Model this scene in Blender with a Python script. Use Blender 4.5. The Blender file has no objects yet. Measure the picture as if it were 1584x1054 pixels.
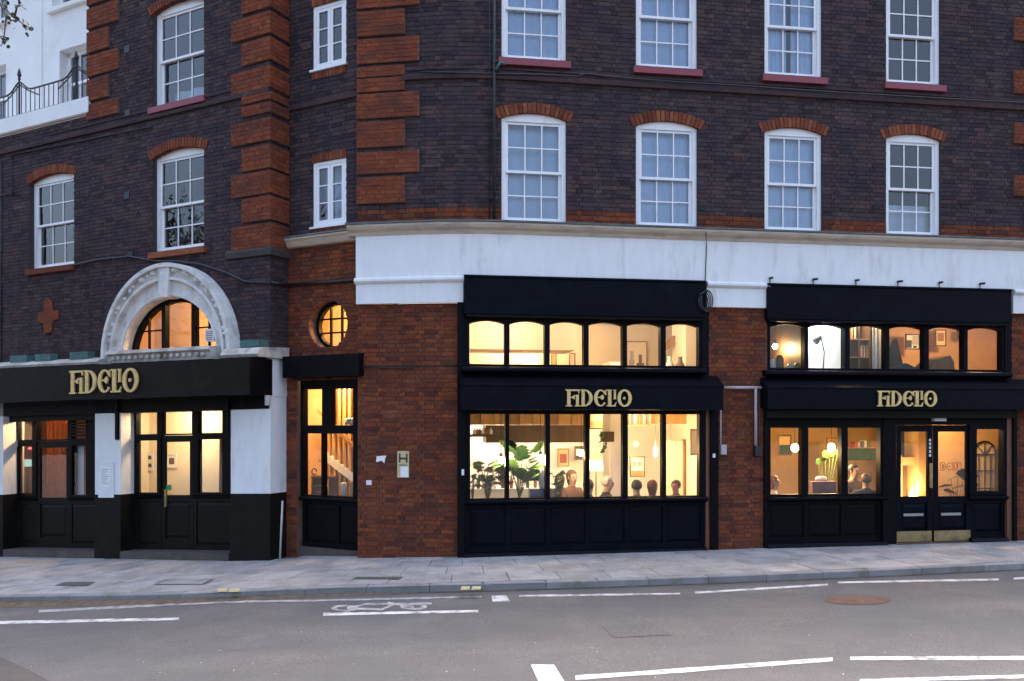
import bpy, math, random
import numpy as np
from mathutils import Vector
random.seed(7); np.random.seed(7)
SC = bpy.context.scene
COL = SC.collection
# ------------------------------------------------------------------ camera, sky, sun, exposure
F, HOR, HC = 1281.0, 650.0, 2.29          # focal length in photo pixels, horizon row, eye height
cd = bpy.data.cameras.new('camera'); cam = bpy.data.objects.new('camera', cd); COL.objects.link(cam)
cam.location = (0, 0, HC); cam.rotation_euler = (math.radians(90), 0, 0)
cd.sensor_fit = 'HORIZONTAL'; cd.sensor_width = 36.0; cd.lens = 36.0 * F / 1584.0
cd.shift_y = (HOR - 527.0) / 1584.0; cd.clip_end = 2000; cd.clip_start = 0.05
SC.camera = cam
world = bpy.data.worlds.new('World'); SC.world = world; world.use_nodes = True
wn = world.node_tree; wn.nodes.clear()
sky = wn.nodes.new('ShaderNodeTexSky'); sky.sky_type = 'NISHITA'; sky.sun_disc = False
SUN_EL, SUN_ROT = math.radians(55.0), math.radians(20.0)
sky.sun_elevation = SUN_EL; sky.sun_rotation = SUN_ROT; sky.air_density = 1.0; sky.dust_density = 8.0; sky.ozone_density = 2.0
bg = wn.nodes.new('ShaderNodeBackground'); bg.inputs['Strength'].default_value = 0.12
wo = wn.nodes.new('ShaderNodeOutputWorld')
wn.links.new(sky.outputs[0], bg.inputs[0]); wn.links.new(bg.outputs[0], wo.inputs[0])
sd = bpy.data.lights.new('sun', 'SUN'); sd.energy = 0.3; sd.angle = math.radians(45); sd.color = (1, .95, .9)
sun = bpy.data.objects.new('sun', sd); COL.objects.link(sun)
_d = Vector((math.sin(SUN_ROT) * math.cos(SUN_EL), math.cos(SUN_ROT) * math.cos(SUN_EL), math.sin(SUN_EL)))
sun.rotation_euler = _d.to_track_quat('Z', 'Y').to_euler(); sun.location = _d * 60
SC.view_settings.view_transform = 'Standard'; SC.view_settings.look = 'None'
SC.view_settings.exposure = 2.65; SC.view_settings.gamma = 1.0; SC.view_settings.use_curve_mapping = False
SC.render.engine = 'CYCLES'
SC.cycles.use_denoising = True
SC.cycles.max_bounces = 6; SC.cycles.transparent_max_bounces = 12; SC.cycles.caustics_reflective = False; SC.cycles.caustics_refractive = False
SC.cycles.sample_clamp_indirect = 4.0
LIGHT_K = .72                                # scales every lamp in the rooms
# ------------------------------------------------------------------ materials
M = {}
def nodes(name):
    m = bpy.data.materials.new(name); m.use_nodes = True; t = m.node_tree; t.nodes.clear(); M[name] = m
    o = t.nodes.new('ShaderNodeOutputMaterial'); return m, t, o
def N(t, k, **kw):
    n = t.nodes.new(k)
    for a, b in kw.items():
        if a in n.inputs: n.inputs[a].default_value = b
        else: setattr(n, a, b)
    return n
def rgb(t, c):
    n = t.nodes.new('ShaderNodeRGB'); n.outputs[0].default_value = (*c, 1); return n.outputs[0]
def mix(t, f, a, b, mode='MIX'):
    n = t.nodes.new('ShaderNodeMixRGB'); n.blend_type = mode
    for i, x in ((0, f), (1, a), (2, b)):
        if hasattr(x, 'is_linked'): t.links.new(x, n.inputs[i])
        elif isinstance(x, tuple): n.inputs[i].default_value = (*x, 1)
        else: n.inputs[i].default_value = x
    return n.outputs[0]
def noise(t, scale, detail=4, stretch=(1, 1, 1), rough=.55):
    g = t.nodes.new('ShaderNodeNewGeometry'); mp = t.nodes.new('ShaderNodeMapping')
    mp.inputs['Scale'].default_value = stretch; t.links.new(g.outputs['Position'], mp.inputs[0])
    n = t.nodes.new('ShaderNodeTexNoise'); n.inputs['Scale'].default_value = scale; n.inputs['Detail'].default_value = detail; n.inputs['Roughness'].default_value = rough
    t.links.new(mp.outputs[0], n.inputs['Vector']); return n.outputs['Fac']
def ramp(t, f, a, b):
    n = t.nodes.new('ShaderNodeMapRange'); n.inputs['From Min'].default_value = a; n.inputs['From Max'].default_value = b; n.clamp = True
    t.links.new(f, n.inputs['Value']); return n.outputs[0]
def pm(name, col, rough=.6, var=.25, scale=6, dirt=None, bump=.15, bscale=60, metal=0, stretch=(1, 1, 1), spec=.5, island=0, dscale=2.0, dlo=.5, dhi=.75, coat=0, grain=0, tracks=None):
    m, t, o = nodes(name); b = t.nodes.new('ShaderNodeBsdfPrincipled'); t.links.new(b.outputs[0], o.inputs[0])
    n1 = noise(t, scale, 5, stretch)
    c = mix(t, ramp(t, n1, .25, .75), tuple(x * (1 - var) for x in col), tuple(min(1, x * (1 + var)) for x in col))
    if island:
        g = t.nodes.new('ShaderNodeNewGeometry'); oi = t.nodes.new('ShaderNodeObjectInfo')
        a = N(t, 'ShaderNodeMath', operation='ADD'); t.links.new(g.outputs['Random Per Island'], a.inputs[0]); t.links.new(oi.outputs['Random'], a.inputs[1])
        fr_ = N(t, 'ShaderNodeMath', operation='FRACT'); t.links.new(a.outputs[0], fr_.inputs[0])
        c = mix(t, 1.0, c, mix(t, fr_.outputs[0], (1 - island,) * 3, (1 + island,) * 3), 'MULTIPLY')
    if grain: c = mix(t, 1.0, c, mix(t, ramp(t, noise(t, grain, 2, (1, 1, 1), .8), .3, .7), (.5,) * 3, (1.5,) * 3), 'MULTIPLY')
    if tracks: c = mix(t, ramp(t, noise(t, 1.0, 4, tracks, .6), .35, .72), mix(t, 1.0, c, (.84,) * 3, 'MULTIPLY'), mix(t, 1.0, c, (1.14, 1.12, 1.10), 'MULTIPLY'))
    if dirt: c = mix(t, ramp(t, noise(t, dscale, 6, stretch, .65), dlo, dhi), c, dirt)
    t.links.new(c, b.inputs['Base Color'])
    r = t.nodes.new('ShaderNodeMapRange'); r.inputs['To Min'].default_value = max(0, rough - .12); r.inputs['To Max'].default_value = min(1, rough + .12)
    t.links.new(noise(t, scale * 3, 3), r.inputs['Value']); t.links.new(r.outputs[0], b.inputs['Roughness'])
    b.inputs['Metallic'].default_value = metal; b.inputs['Specular IOR Level'].default_value = spec
    if coat: b.inputs['Coat Weight'].default_value = coat
    if bump:
        bp = t.nodes.new('ShaderNodeBump'); bp.inputs['Strength'].default_value = bump; bp.inputs['Distance'].default_value = .01
        t.links.new(noise(t, bscale, 6), bp.inputs['Height']); t.links.new(bp.outputs[0], b.inputs['Normal'])
    return m
def brickmat(name, cols, soot, slo, shi, pale=None):
    m, t, o = nodes(name); b = N(t, 'ShaderNodeBsdfPrincipled', Roughness=.85); t.links.new(b.outputs[0], o.inputs[0])
    b.inputs['Specular IOR Level'].default_value = .12
    g = t.nodes.new('ShaderNodeNewGeometry'); oi = t.nodes.new('ShaderNodeObjectInfo')
    a = N(t, 'ShaderNodeMath', operation='ADD'); t.links.new(g.outputs['Random Per Island'], a.inputs[0]); t.links.new(oi.outputs['Random'], a.inputs[1])
    f = N(t, 'ShaderNodeMath', operation='FRACT'); t.links.new(a.outputs[0], f.inputs[0])
    cr = t.nodes.new('ShaderNodeValToRGB'); el = cr.color_ramp.elements
    for i, c in enumerate(cols):
        e = el[i] if i < 2 else el.new(1)
        e.position = i / (len(cols) - 1); e.color = (*c, 1)
    t.links.new(f.outputs[0], cr.inputs[0])
    c = mix(t, ramp(t, noise(t, 22, 5), .3, .75), cr.outputs[0], mix(t, 1.0, cr.outputs[0], (.55, .55, .58), 'MULTIPLY'))
    c = mix(t, ramp(t, noise(t, 1.3, 7, (1, 1, 2.2), .7), slo, shi), c, soot)
    c = mix(t, ramp(t, noise(t, 3.5, 6, (.55, .55, 5), .75), .56, .70), c, mix(t, 1.0, c, (.38, .36, .40), 'MULTIPLY'))
    if pale: c = mix(t, ramp(t, noise(t, 2.1, 7, (1, 1, 1.6), .72), .62, .8), c, pale)
    t.links.new(c, b.inputs['Base Color'])
    bp = N(t, 'ShaderNodeBump', Strength=.5, Distance=.012); t.links.new(noise(t, 35, 6), bp.inputs['Height']); t.links.new(bp.outputs[0], b.inputs['Normal'])
    return m
brickmat('brick_dark', [(.095, .060, .058), (.075, .053, .056), (.118, .068, .060), (.04, .030, .034), (.06, .045, .05), (.12, .08, .078)], (.042, .033, .041), .40, .70, (.16, .12, .125))
brickmat('brick_red', [(.235, .062, .028), (.19, .048, .024), (.275, .08, .034), (.10, .032, .022), (.22, .072, .034)], (.07, .032, .022), .45, .75, (.29, .12, .045))
brickmat('brick_quoin', [(.26, .068, .032), (.215, .054, .027), (.29, .082, .036), (.18, .047, .027)], (.085, .036, .027), .46, .72)
brickmat('brick_arch', [(.27, .08, .038), (.19, .053, .03), (.32, .11, .055), (.14, .042, .026)], (.09, .036, .026), .55, .8)
pm('mortar_dark', (.045, .038, .038), .95, .3, 9, bump=.4)
pm('mortar_red', (.14, .075, .055), .95, .3, 9, bump=.4)
pm('white_paint', (.74, .74, .73), .5, .05, 3, dirt=(.5, .48, .45), dscale=1.6, dlo=.55, dhi=.85, bump=.08, bscale=30, stretch=(2.5, 2.5, .6))
pm('white_frame', (.80, .80, .80), .35, .03, 4, dirt=(.6, .59, .56), dscale=5, dlo=.6, dhi=.8, bump=.03)
pm('stucco', (.78, .77, .74), .7, .05, 2, dirt=(.6, .58, .54), dscale=.9, dlo=.55, dhi=.8, bump=.1, bscale=20)
pm('cornice_paint', (.52, .43, .33), .6, .12, 3, dirt=(.3, .25, .2), dscale=2, stretch=(1, 1, 4))
pm('step_stone', (.075, .062, .05), .85, .25, 5, dirt=(.035, .03, .025), dscale=4, bump=.4)
pm('arch_paint', (.68, .665, .64), .65, .08, 4, dirt=(.34, .31, .28), dscale=3.5, dlo=.48, dhi=.75, bump=.25, bscale=25)
pm('stone', (.52, .48, .43), .8, .15, 5, dirt=(.2, .17, .14), dscale=3, dlo=.45, dhi=.7, bump=.5, bscale=25)
pm('lead', (.10, .115, .13), .5, .25, 4, dirt=(.2, .2, .2), dscale=5, bump=.2)
pm('verdigris', (.05, .13, .12), .7, .3, 9, dirt=(.03, .035, .03), dscale=8)
pm('black_paint', (.004, .004, .005), .45, .25, 5, dirt=(.010, .009, .008), dscale=3, dlo=.55, dhi=.85, bump=.12, bscale=25, spec=.07)
pm('navy_paint', (.003, .0035, .0065), .5, .2, 5, dirt=(.006, .007, .012), dscale=2.5, dlo=.5, dhi=.85, bump=.12, bscale=25, spec=.07)
pm('brown_black', (.010, .009, .0075), .5, .25, 4, dirt=(.02, .018, .015), dscale=2.2, dlo=.55, dhi=.85, bump=.25, bscale=18, spec=.08)
pm('copper_trim', (.16, .065, .04), .45, .2, 8)
pm('maroon', (.22, .035, .05), .5, .1, 5)
pm('iron', (.012, .012, .014), .5, .2, 10)
pm('gold', (.70, .50, .20), .42, .12, 14, metal=.25, dirt=(.35, .25, .1), dscale=12, bump=.05)
pm('brass', (.34, .25, .12), .38, .2, 6, metal=.6, dirt=(.12, .09, .05), dscale=5)
pm('steel', (.4, .4, .4), .35, .1, 6, metal=.8)
pm('asphalt', (.098, .091, .089), .9, .16, 1.2, dirt=(.074, .071, .072), dscale=.5, dlo=.42, dhi=.7, bump=.5, bscale=140, grain=60, tracks=(.12, 1.1, 1))
pm('asphalt_repair', (.082, .077, .076), .9, .16, 1.2, bump=.5, bscale=140, grain=60)
pm('asphalt_patch', (.055, .048, .044), .9, .2, 3, bump=.5, bscale=120)
pm('paving', (.30, .285, .275), .8, .14, 2.5, dirt=(.13, .122, .118), dscale=2.2, dlo=.45, dhi=.8, bump=.3, bscale=50, island=.13, grain=60)
pm('paving_joint', (.10, .095, .09), .95, .2, 6)
pm('kerb_stone', (.23, .22, .215), .8, .15, 3, dirt=(.12, .10, .08), dscale=2, dlo=.45, dhi=.75, bump=.4, bscale=50, island=.15)
pm('gutter_dirt', (.11, .075, .045), .95, .4, 8, dirt=(.05, .045, .025), dscale=6, bump=.8, bscale=40)
pm('road_paint', (.52, .515, .495), .75, .15, 10, dirt=(.15, .142, .14), dscale=7, dlo=.46, dhi=.66, bump=.2)
pm('road_paint_worn', (.36, .355, .35), .8, .15, 10, dirt=(.15, .145, .145), dscale=7, dlo=.42, dhi=.62, bump=.2)
pm('yellow_paint', (.40, .365, .18), .75, .15, 10, dirt=(.25, .23, .18), dscale=12, dlo=.5, dhi=.65)
pm('rust', (.105, .055, .035), .8, .35, 9, dirt=(.10, .06, .045), dscale=7, bump=.5, metal=.2)
pm('cast_iron', (.07, .065, .062), .7, .3, 9, bump=.5)
pm('cream_wall', (.80, .72, .60), .8, .04, 2, bump=.05)
pm('tan_wall', (.68, .47, .23), .8, .08, 2.5, bump=.05)
pm('orange_wall', (.62, .38, .20), .8, .08, 2.5, bump=.05)
pm('white_wall', (.85, .84, .82), .8, .03, 2)
pm('dark_room', (.10, .10, .11), .9, .2, 2)
pm('dim_red_room', (.16, .07, .05), .8, .3, 2)
pm('floor_wood', (.22, .13, .07), .5, .25, 6, stretch=(6, 1, 1))
pm('ceiling', (.75, .68, .58), .9, .03, 2)
pm('dark_wood', (.10, .055, .03), .5, .3, 8, stretch=(1, 1, .2))
pm('wood', (.30, .15, .06), .45, .3, 8, stretch=(1, 1, .2))
pm('pine', (.48, .27, .10), .45, .3, 9, stretch=(1, 1, .15))
pm('leaf_green', (.075, .18, .045), .4, .35, 12, bump=.1, coat=.2)
pm('leaf_dark', (.03, .075, .03), .4, .35, 12, bump=.1)
pm('leaf_red', (.38, .12, .05), .5, .3, 12)
pm('leaf_tree', (.05, .06, .035), .7, .35, 12)
pm('bark', (.07, .055, .045), .9, .3, 14, bump=.6)
pm('terracotta', (.36, .15, .08), .8, .2, 8)
pm('blue_glaze', (.02, .04, .16), .2, .2, 6, coat=.5)
pm('ceramic', (.72, .71, .68), .3, .05, 6)
pm('paper', (.78, .77, .75), .8, .04, 8)
pm('ink', (.03, .03, .03), .7, .1, 8)
pm('green_print', (.03, .22, .07), .6, .1, 8)
pm('red_print', (.25, .05, .04), .6, .1, 8)
pm('sign_yellow', (.55, .47, .22), .5, .12, 12, dirt=(.35, .3, .2), dscale=14)
pm('pipe_grey', (.42, .37, .37), .5, .1, 5)
pm('plastic_white', (.7, .7, .72), .4, .05, 5)
pm('cloth_white', (.78, .79, .80), .9, .05, 5, bump=.1)
pm('net_curtain_sky_tint', (.70, .79, .93), .9, .06, 5, bump=.1)  # blue of the sky reflected in the panes is put into the cloth colour
pm('cloth_blind', (.70, .76, .85), .9, .06, 3)
pm('cloth_dark', (.03, .03, .035), .9, .2, 9)
pm('cloth_grey', (.12, .12, .13), .9, .2, 9)
pm('cloth_blue', (.04, .06, .11), .9, .2, 9)
pm('cloth_orange', (.60, .17, .05), .9, .15, 9)
pm('cloth_brown', (.22, .12, .08), .9, .2, 9)
pm('skin', (.55, .33, .23), .55, .08, 15)
pm('hair_dark', (.025, .017, .012), .6, .3, 40)
pm('hair_white', (.6, .56, .5), .6, .15, 40)
pm('hair_red', (.26, .09, .04), .6, .3, 40)
pm('hair_brown', (.12, .06, .03), .6, .3, 40)
pm('mauve', (.20, .11, .12), .8, .15, 6)
for k, c in enumerate([(.35, .08, .05), (.5, .4, .25), (.08, .1, .16), (.6, .55, .45), (.12, .14, .08), (.3, .18, .08)]): pm('book%d' % k, c, .6, .1, 8)
def glass(name, tint=(.93, .96, .97), refl=1.0, ior=1.5):
    m, t, o = nodes(name); tr = t.nodes.new('ShaderNodeBsdfTransparent'); tr.inputs[0].default_value = (*tint, 1)
    gl = N(t, 'ShaderNodeBsdfGlossy', Roughness=.02); gl.inputs[0].default_value = (refl, refl, refl, 1)
    fr = N(t, 'ShaderNodeFresnel', IOR=ior); ad = N(t, 'ShaderNodeMath', operation='MULTIPLY'); ad.inputs[1].default_value = 1.7
    bp = N(t, 'ShaderNodeBump', Strength=.04, Distance=.02); t.links.new(noise(t, 3.0, 2), bp.inputs['Height']); t.links.new(bp.outputs[0], gl.inputs['Normal'])
    t.links.new(fr.outputs[0], ad.inputs[0]); mx = t.nodes.new('ShaderNodeMixShader'); t.links.new(ad.outputs[0], mx.inputs[0])
    t.links.new(tr.outputs[0], mx.inputs[1]); t.links.new(gl.outputs[0], mx.inputs[2]); t.links.new(mx.outputs[0], o.inputs[0]); return m
glass('glass_shop'); glass('glass_window', (.80, .90, 1.0), 1.0, 1.5)
def emit(name, col, s):
    m, t, o = nodes(name); e = N(t, 'ShaderNodeEmission', Strength=s); e.inputs[0].default_value = (*col, 1); t.links.new(e.outputs[0], o.inputs[0]); return m
WARM = (1, .60, .25); WARMW = (1, .68, .36); COOL = (.85, .95, 1.0)
emit('bulb', (1, .80, .45), 22.0); emit('bulb_cool', (.9, .97, 1), 5.0); emit('flame', (1, .55, .15), 6.0); emit('red_led', (1, .05, .05), 1.2); emit('screen', (.6, .9, .75), .12)
m_, t_, o_ = nodes('lamp_shade'); a_ = N(t_, 'ShaderNodeBsdfDiffuse'); a_.inputs[0].default_value = (.8, .7, .5, 1); b_ = N(t_, 'ShaderNodeBsdfTranslucent'); b_.inputs[0].default_value = (.9, .75, .5, 1)
x_ = N(t_, 'ShaderNodeMixShader'); x_.inputs[0].default_value = .6; t_.links.new(a_.outputs[0], x_.inputs[1]); t_.links.new(b_.outputs[0], x_.inputs[2]); t_.links.new(x_.outputs[0], o_.inputs[0])
# ------------------------------------------------------------------ frames: (u along, z up, w outwards)
class Frame:
    def __init__(s, p, d, w=0, taper=0, zr=3.35, ur=-2.0):
        d = np.array(d, float); d /= np.linalg.norm(d); s.d = d; s.n = np.array([d[1], -d[0]]); s.o = np.array(p, float) + s.n * w
        s.t, s.zr, s.ur = taper, zr, ur; s.ang = math.atan2(d[1], d[0])
    def Pv(s, u, z, w):
        u = np.asarray(u, float); z = np.asarray(z, float); w = np.asarray(w, float)
        zz = z + s.t * np.maximum(0, s.zr - z) * (u - s.ur)
        return np.stack(np.broadcast_arrays(s.o[0] + s.d[0] * u + s.n[0] * w, s.o[1] + s.d[1] * u + s.n[1] * w, zz), -1)
    def P(s, u, z, w=0): return tuple(s.Pv(u, z, w))
    def UZ(s, px, py, w=0):
        r = (px - 792) / F; o = s.o + s.n * w; Y = (o @ s.n) / (r * s.n[0] + s.n[1]); u = float((np.array([r * Y, Y]) - o) @ s.d)
        z = HC - (py - HOR) / F * Y; k = s.t * (u - s.ur)
        if s.t and z < s.zr: z = (z - k * s.zr) / (1 - k)
        return u, float(z)
    def U(s, px, w=0): return s.UZ(px, 650, w)[0]
    def Z(s, px, py, w=0): return s.UZ(px, py, w)[1]
TB, TL = .146, .506
FB = Frame((.087, 14.0), (1, TB))
FL = Frame((-2.687, 14.4), (1, -TL), .47)
FS = Frame((-2.687, 14.4), (1, -TL), .47, .0175)      # shopfront zone of the left wing, follows the falling pavement
FR = Frame((-2.687, 14.4), (1, -TL))
_uJ = FB.U(715); _J = FB.Pv(_uJ, 0, 0)[:2]
_aB, _aA = math.atan(TB), -math.radians(9); _T = .75; _R = _T / math.tan((_aB - _aA) / 2); _AL = _R * (_aB - _aA)
FA = Frame(_J, (math.cos(_aA), math.sin(_aA)))
class Curve:                                           # A straight, arc, B straight; u equals FB's u beyond the bend
    u1 = _uJ + _T; u0 = _uJ + _T - _AL; ang = _aA
    def Pv(s, u, z, w):
        u, z, w = np.broadcast_arrays(np.asarray(u, float), np.asarray(z, float), np.asarray(w, float))
        a = np.clip((u - s.u0) / _R, 0, _aB - _aA) + _aA
        st = _J - FA.d * _T; ce = st - FA.n * _R       # arc centre lies behind the wall
        na = np.stack([np.sin(a), -np.cos(a)], -1); da = np.stack([np.cos(a), np.sin(a)], -1)
        ext = np.where(u < s.u0, u - s.u0, np.where(u > s.u1, u - s.u1, 0))
        xy = ce + na * (_R + w)[..., None] + da * ext[..., None]
        return np.concatenate([xy, z[..., None]], -1)
    def P(s, u, z, w=0): return tuple(s.Pv(u, z, w))
    def U(s, px):
        lo, hi = -6.0, 14.0
        for _ in range(50):
            m = (lo + hi) / 2; p = s.Pv(m, 0, 0)
            if 792 + F * p[0] / p[1] < px: lo = m
            else: hi = m
        return lo
    def Z(s, px, py):
        p = s.Pv(s.U(px), 0, 0); return HC - (py - HOR) / F * p[1]
FM = Curve()
_c = FL.P(FL.U(418), 0)
FW = Frame(_c[:2], (-FL.n[0], -FL.n[1]))               # return of the wing, u runs back from its corner
UWC = FL.U(418)
# ------------------------------------------------------------------ mesh builder and object helpers
WL = {}
class MB:
    def __init__(s): s.v = []; s.f = []
    def add(s, vs, fs):
        k = len(s.v); s.v += [tuple(map(float, p)) for p in vs]; s.f += [tuple(i + k for i in f) for f in fs]; return s
    def box(s, fr, u0, u1, z0, z1, w0, w1):
        return s.add([fr.P(u, z, w) for w in (w0, w1) for z in (z0, z1) for u in (u0, u1)],
                     [(0, 2, 3, 1), (4, 5, 7, 6), (0, 1, 5, 4), (2, 6, 7, 3), (0, 4, 6, 2), (1, 3, 7, 5)])
    def prism(s, fr, poly, w0, w1):                   # polygon in (u, z)
        n = len(poly); v = [fr.P(u, z, w0) for u, z in poly] + [fr.P(u, z, w1) for u, z in poly]
        return s.add(v, [tuple(range(n - 1, -1, -1)), tuple(range(n, 2 * n))] + [(i, (i + 1) % n, n + (i + 1) % n, n + i) for i in range(n)])
    def ring(s, fr, outer, inner, w0, w1, closed=False):   # strip between two point lists, extruded
        n = len(outer); A = [fr.P(*p, w1) for p in outer]; B = [fr.P(*p, w1) for p in inner]; C = [fr.P(*p, w0) for p in outer]; D = [fr.P(*p, w0) for p in inner]
        f = []
        for i in range(n if closed else n - 1):
            j = (i + 1) % n; f += [(i, j, n + j, n + i), (2 * n + i, 3 * n + i, 3 * n + j, 2 * n + j), (i, 2 * n + i, 2 * n + j, j), (n + i, n + j, 3 * n + j, 3 * n + i)]
        if not closed: f += [(0, n, 3 * n, 2 * n), (n - 1, 3 * n - 1, 4 * n - 1, 2 * n - 1)]
        return s.add(A + B + C + D, f)
    def band(s, fr, u0, u1, prof, seg=1):             # closed profile [(w, z)] swept along u
        n = len(prof); us = np.linspace(u0, u1, seg + 1); v = [fr.P(u, z, w) for u in us for w, z in prof]
        f = [(i * n + k, i * n + (k + 1) % n, (i + 1) * n + (k + 1) % n, (i + 1) * n + k) for i in range(seg) for k in range(n)]
        return s.add(v, f + [tuple(range(n - 1, -1, -1)), tuple(seg * n + k for k in range(n))])
    def tube(s, pts, r, n=6, r1=None):
        pts = [Vector(p) for p in pts]; v = []
        for i, p in enumerate(pts):
            t = (pts[min(i + 1, len(pts) - 1)] - pts[max(i - 1, 0)]).normalized(); a = t.orthogonal().normalized()
            if abs(t.z) < .9: a = t.cross(Vector((0, 0, 1))).normalized()
            b = t.cross(a); rr = r if r1 is None else r + (r1 - r) * i / max(1, len(pts) - 1)
            v += [p + (a * math.cos(2 * math.pi * k / n) + b * math.sin(2 * math.pi * k / n)) * rr for k in range(n)]
        f = [(i * n + k, i * n + (k + 1) % n, (i + 1) * n + (k + 1) % n, (i + 1) * n + k) for i in range(len(pts) - 1) for k in range(n)]
        return s.add(v, f + [tuple(range(n - 1, -1, -1)), tuple((len(pts) - 1) * n + k for k in range(n))])
    def lathe(s, c, prof, n=14):                      # prof [(r, z)]
        v = [(c[0] + r * math.cos(2 * math.pi * k / n), c[1] + r * math.sin(2 * math.pi * k / n), c[2] + z) for r, z in prof for k in range(n)]
        f = [(i * n + k, i * n + (k + 1) % n, (i + 1) * n + (k + 1) % n, (i + 1) * n + k) for i in range(len(prof) - 1) for k in range(n)]
        return s.add(v, f + [tuple(range(n - 1, -1, -1)), tuple((len(prof) - 1) * n + k for k in range(n))])
    def ball(s, c, r, n=10, sq=(1, 1, 1)):
        prof = [(max(1e-4, math.sin(math.pi * i / n)), -math.cos(math.pi * i / n)) for i in range(n + 1)]; k0 = len(s.v)
        s.lathe((0, 0, 0), prof, n + 2)
        for i in range(k0, len(s.v)): p = s.v[i]; s.v[i] = (c[0] + p[0] * r * sq[0], c[1] + p[1] * r * sq[1], c[2] + p[2] * r * sq[2])
        return s
    def build(s, name, mat, parent=None, smooth=False, kind=None):
        a = np.array(s.v); lo, hi = a.min(0), a.max(0); c = Vector(((lo[0] + hi[0]) / 2, (lo[1] + hi[1]) / 2, lo[2]))
        me = bpy.data.meshes.new(name); me.from_pydata((a - np.array(c)).tolist(), [], s.f); me.materials.append(M[mat])
        if smooth: me.polygons.foreach_set('use_smooth', [True] * len(me.polygons))
        return link(name, me, c, parent, kind=kind)
def link(name, me, c, parent=None, rz=0, kind=None):
    o = bpy.data.objects.new(name, me); COL.objects.link(o); c = Vector(c)
    if parent: o.parent = parent; o.location = c - WL[parent.name]
    else: o.location = c
    o.rotation_euler.z = rz; WL[o.name] = c
    if kind: o['kind'] = kind
    return o
def empty(name, loc, label, cat, group=None):
    o = link(name, None, loc); o.empty_display_size = .2; return tag(o, label, cat, group)
def tag(o, label, cat, group=None):
    o['label'] = label; o['category'] = cat
    if group: o['group'] = group
    return o
def B1(fr, u0, u1, z0, z1, w0, w1, name, mat, parent=None): return MB().box(fr, u0, u1, z0, z1, w0, w1).build(name, mat, parent)
def lamp_light(name, p, power, col=WARM, r=.06, parent=None):
    ld = bpy.data.lights.new(name, 'POINT'); ld.energy = power * LIGHT_K; ld.color = col; ld.shadow_soft_size = r
    o = link(name, ld, p, parent); return o
# ------------------------------------------------------------------ brickwork
class Rect:
    def __init__(s, u0, u1, z0, z1): s.b = (u0, u1, z0, z1)
    def cut(s, za, zb):
        m = min(zb, s.b[3]) - max(za, s.b[2]); return (s.b[0], s.b[1]) if m > .4 * (zb - za) else None
class Disc:
    def __init__(s, u, z, r, half=False): s.c = (u, z, r); s.half = half; s.b = (u - r, u + r, z if half else z - r, z + r)
    def cut(s, za, zb):
        u, z, r = s.c; zm = (za + zb) / 2
        if abs(zm - z) >= r or (s.half and zm < z): return None
        h = math.sqrt(r * r - (zm - z) ** 2); return (u - h, u + h)
BW, BH = .225, .075
def brick_list(u0, u1, z0, z1, holes):
    out = []; nc = int(round((z1 - z0) / BH)); ch = (z1 - z0) / nc; rnd = random.random
    for c in range(nc):
        za, zb = z0 + c * ch, z0 + (c + 1) * ch; segs = [(u0, u1)]
        for h in holes:
            k = h.cut(za, zb)
            if k:
                ns = []
                for a, b in segs:
                    if k[1] <= a or k[0] >= b: ns.append((a, b)); continue
                    if k[0] > a: ns.append((a, k[0]))
                    if k[1] < b: ns.append((k[1], b))
                segs = ns
        u = u0 - (0 if c % 2 else BW * .75); j = c
        while u < u1:                                   # Flemish bond: stretcher, header
            L = BW if j % 2 == 0 else BW / 2; j += 1
            for a, b in segs:
                x, y = max(u, a), min(u + L, b)
                if y - x > .03: out.append((x + .004, y - .004, za + .004, zb - .004, (rnd() - .5) * .006, (rnd() - .5) * .004))
            u += L
    return out
def brick_mesh(name, fr, bl, mat, parent, w0=-.012, kind='stuff'):
    a = np.array(bl); n = len(a); x, y, za, zb, j, tl = a.T
    U = np.stack([x, y, y, x, x, y, y, x], 1); Z = np.stack([za, za, zb, zb, za, za, zb, zb], 1)
    Z[:, [1, 2, 5, 6]] += tl[:, None]
    W = np.stack([np.full(n, w0 - .02)] * 4 + [j, j, j, j], 1)
    v = fr.Pv(U, Z, W).reshape(-1, 3); b = (np.arange(n) * 8)[:, None]
    f = np.concatenate([b + np.array(q) for q in ([4, 5, 6, 7], [0, 1, 5, 4], [3, 7, 6, 2], [0, 4, 7, 3], [1, 2, 6, 5])], 0)
    m = MB(); m.v = v.tolist(); m.f = f.tolist(); return m.build(name, mat, parent, kind=kind)
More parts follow.
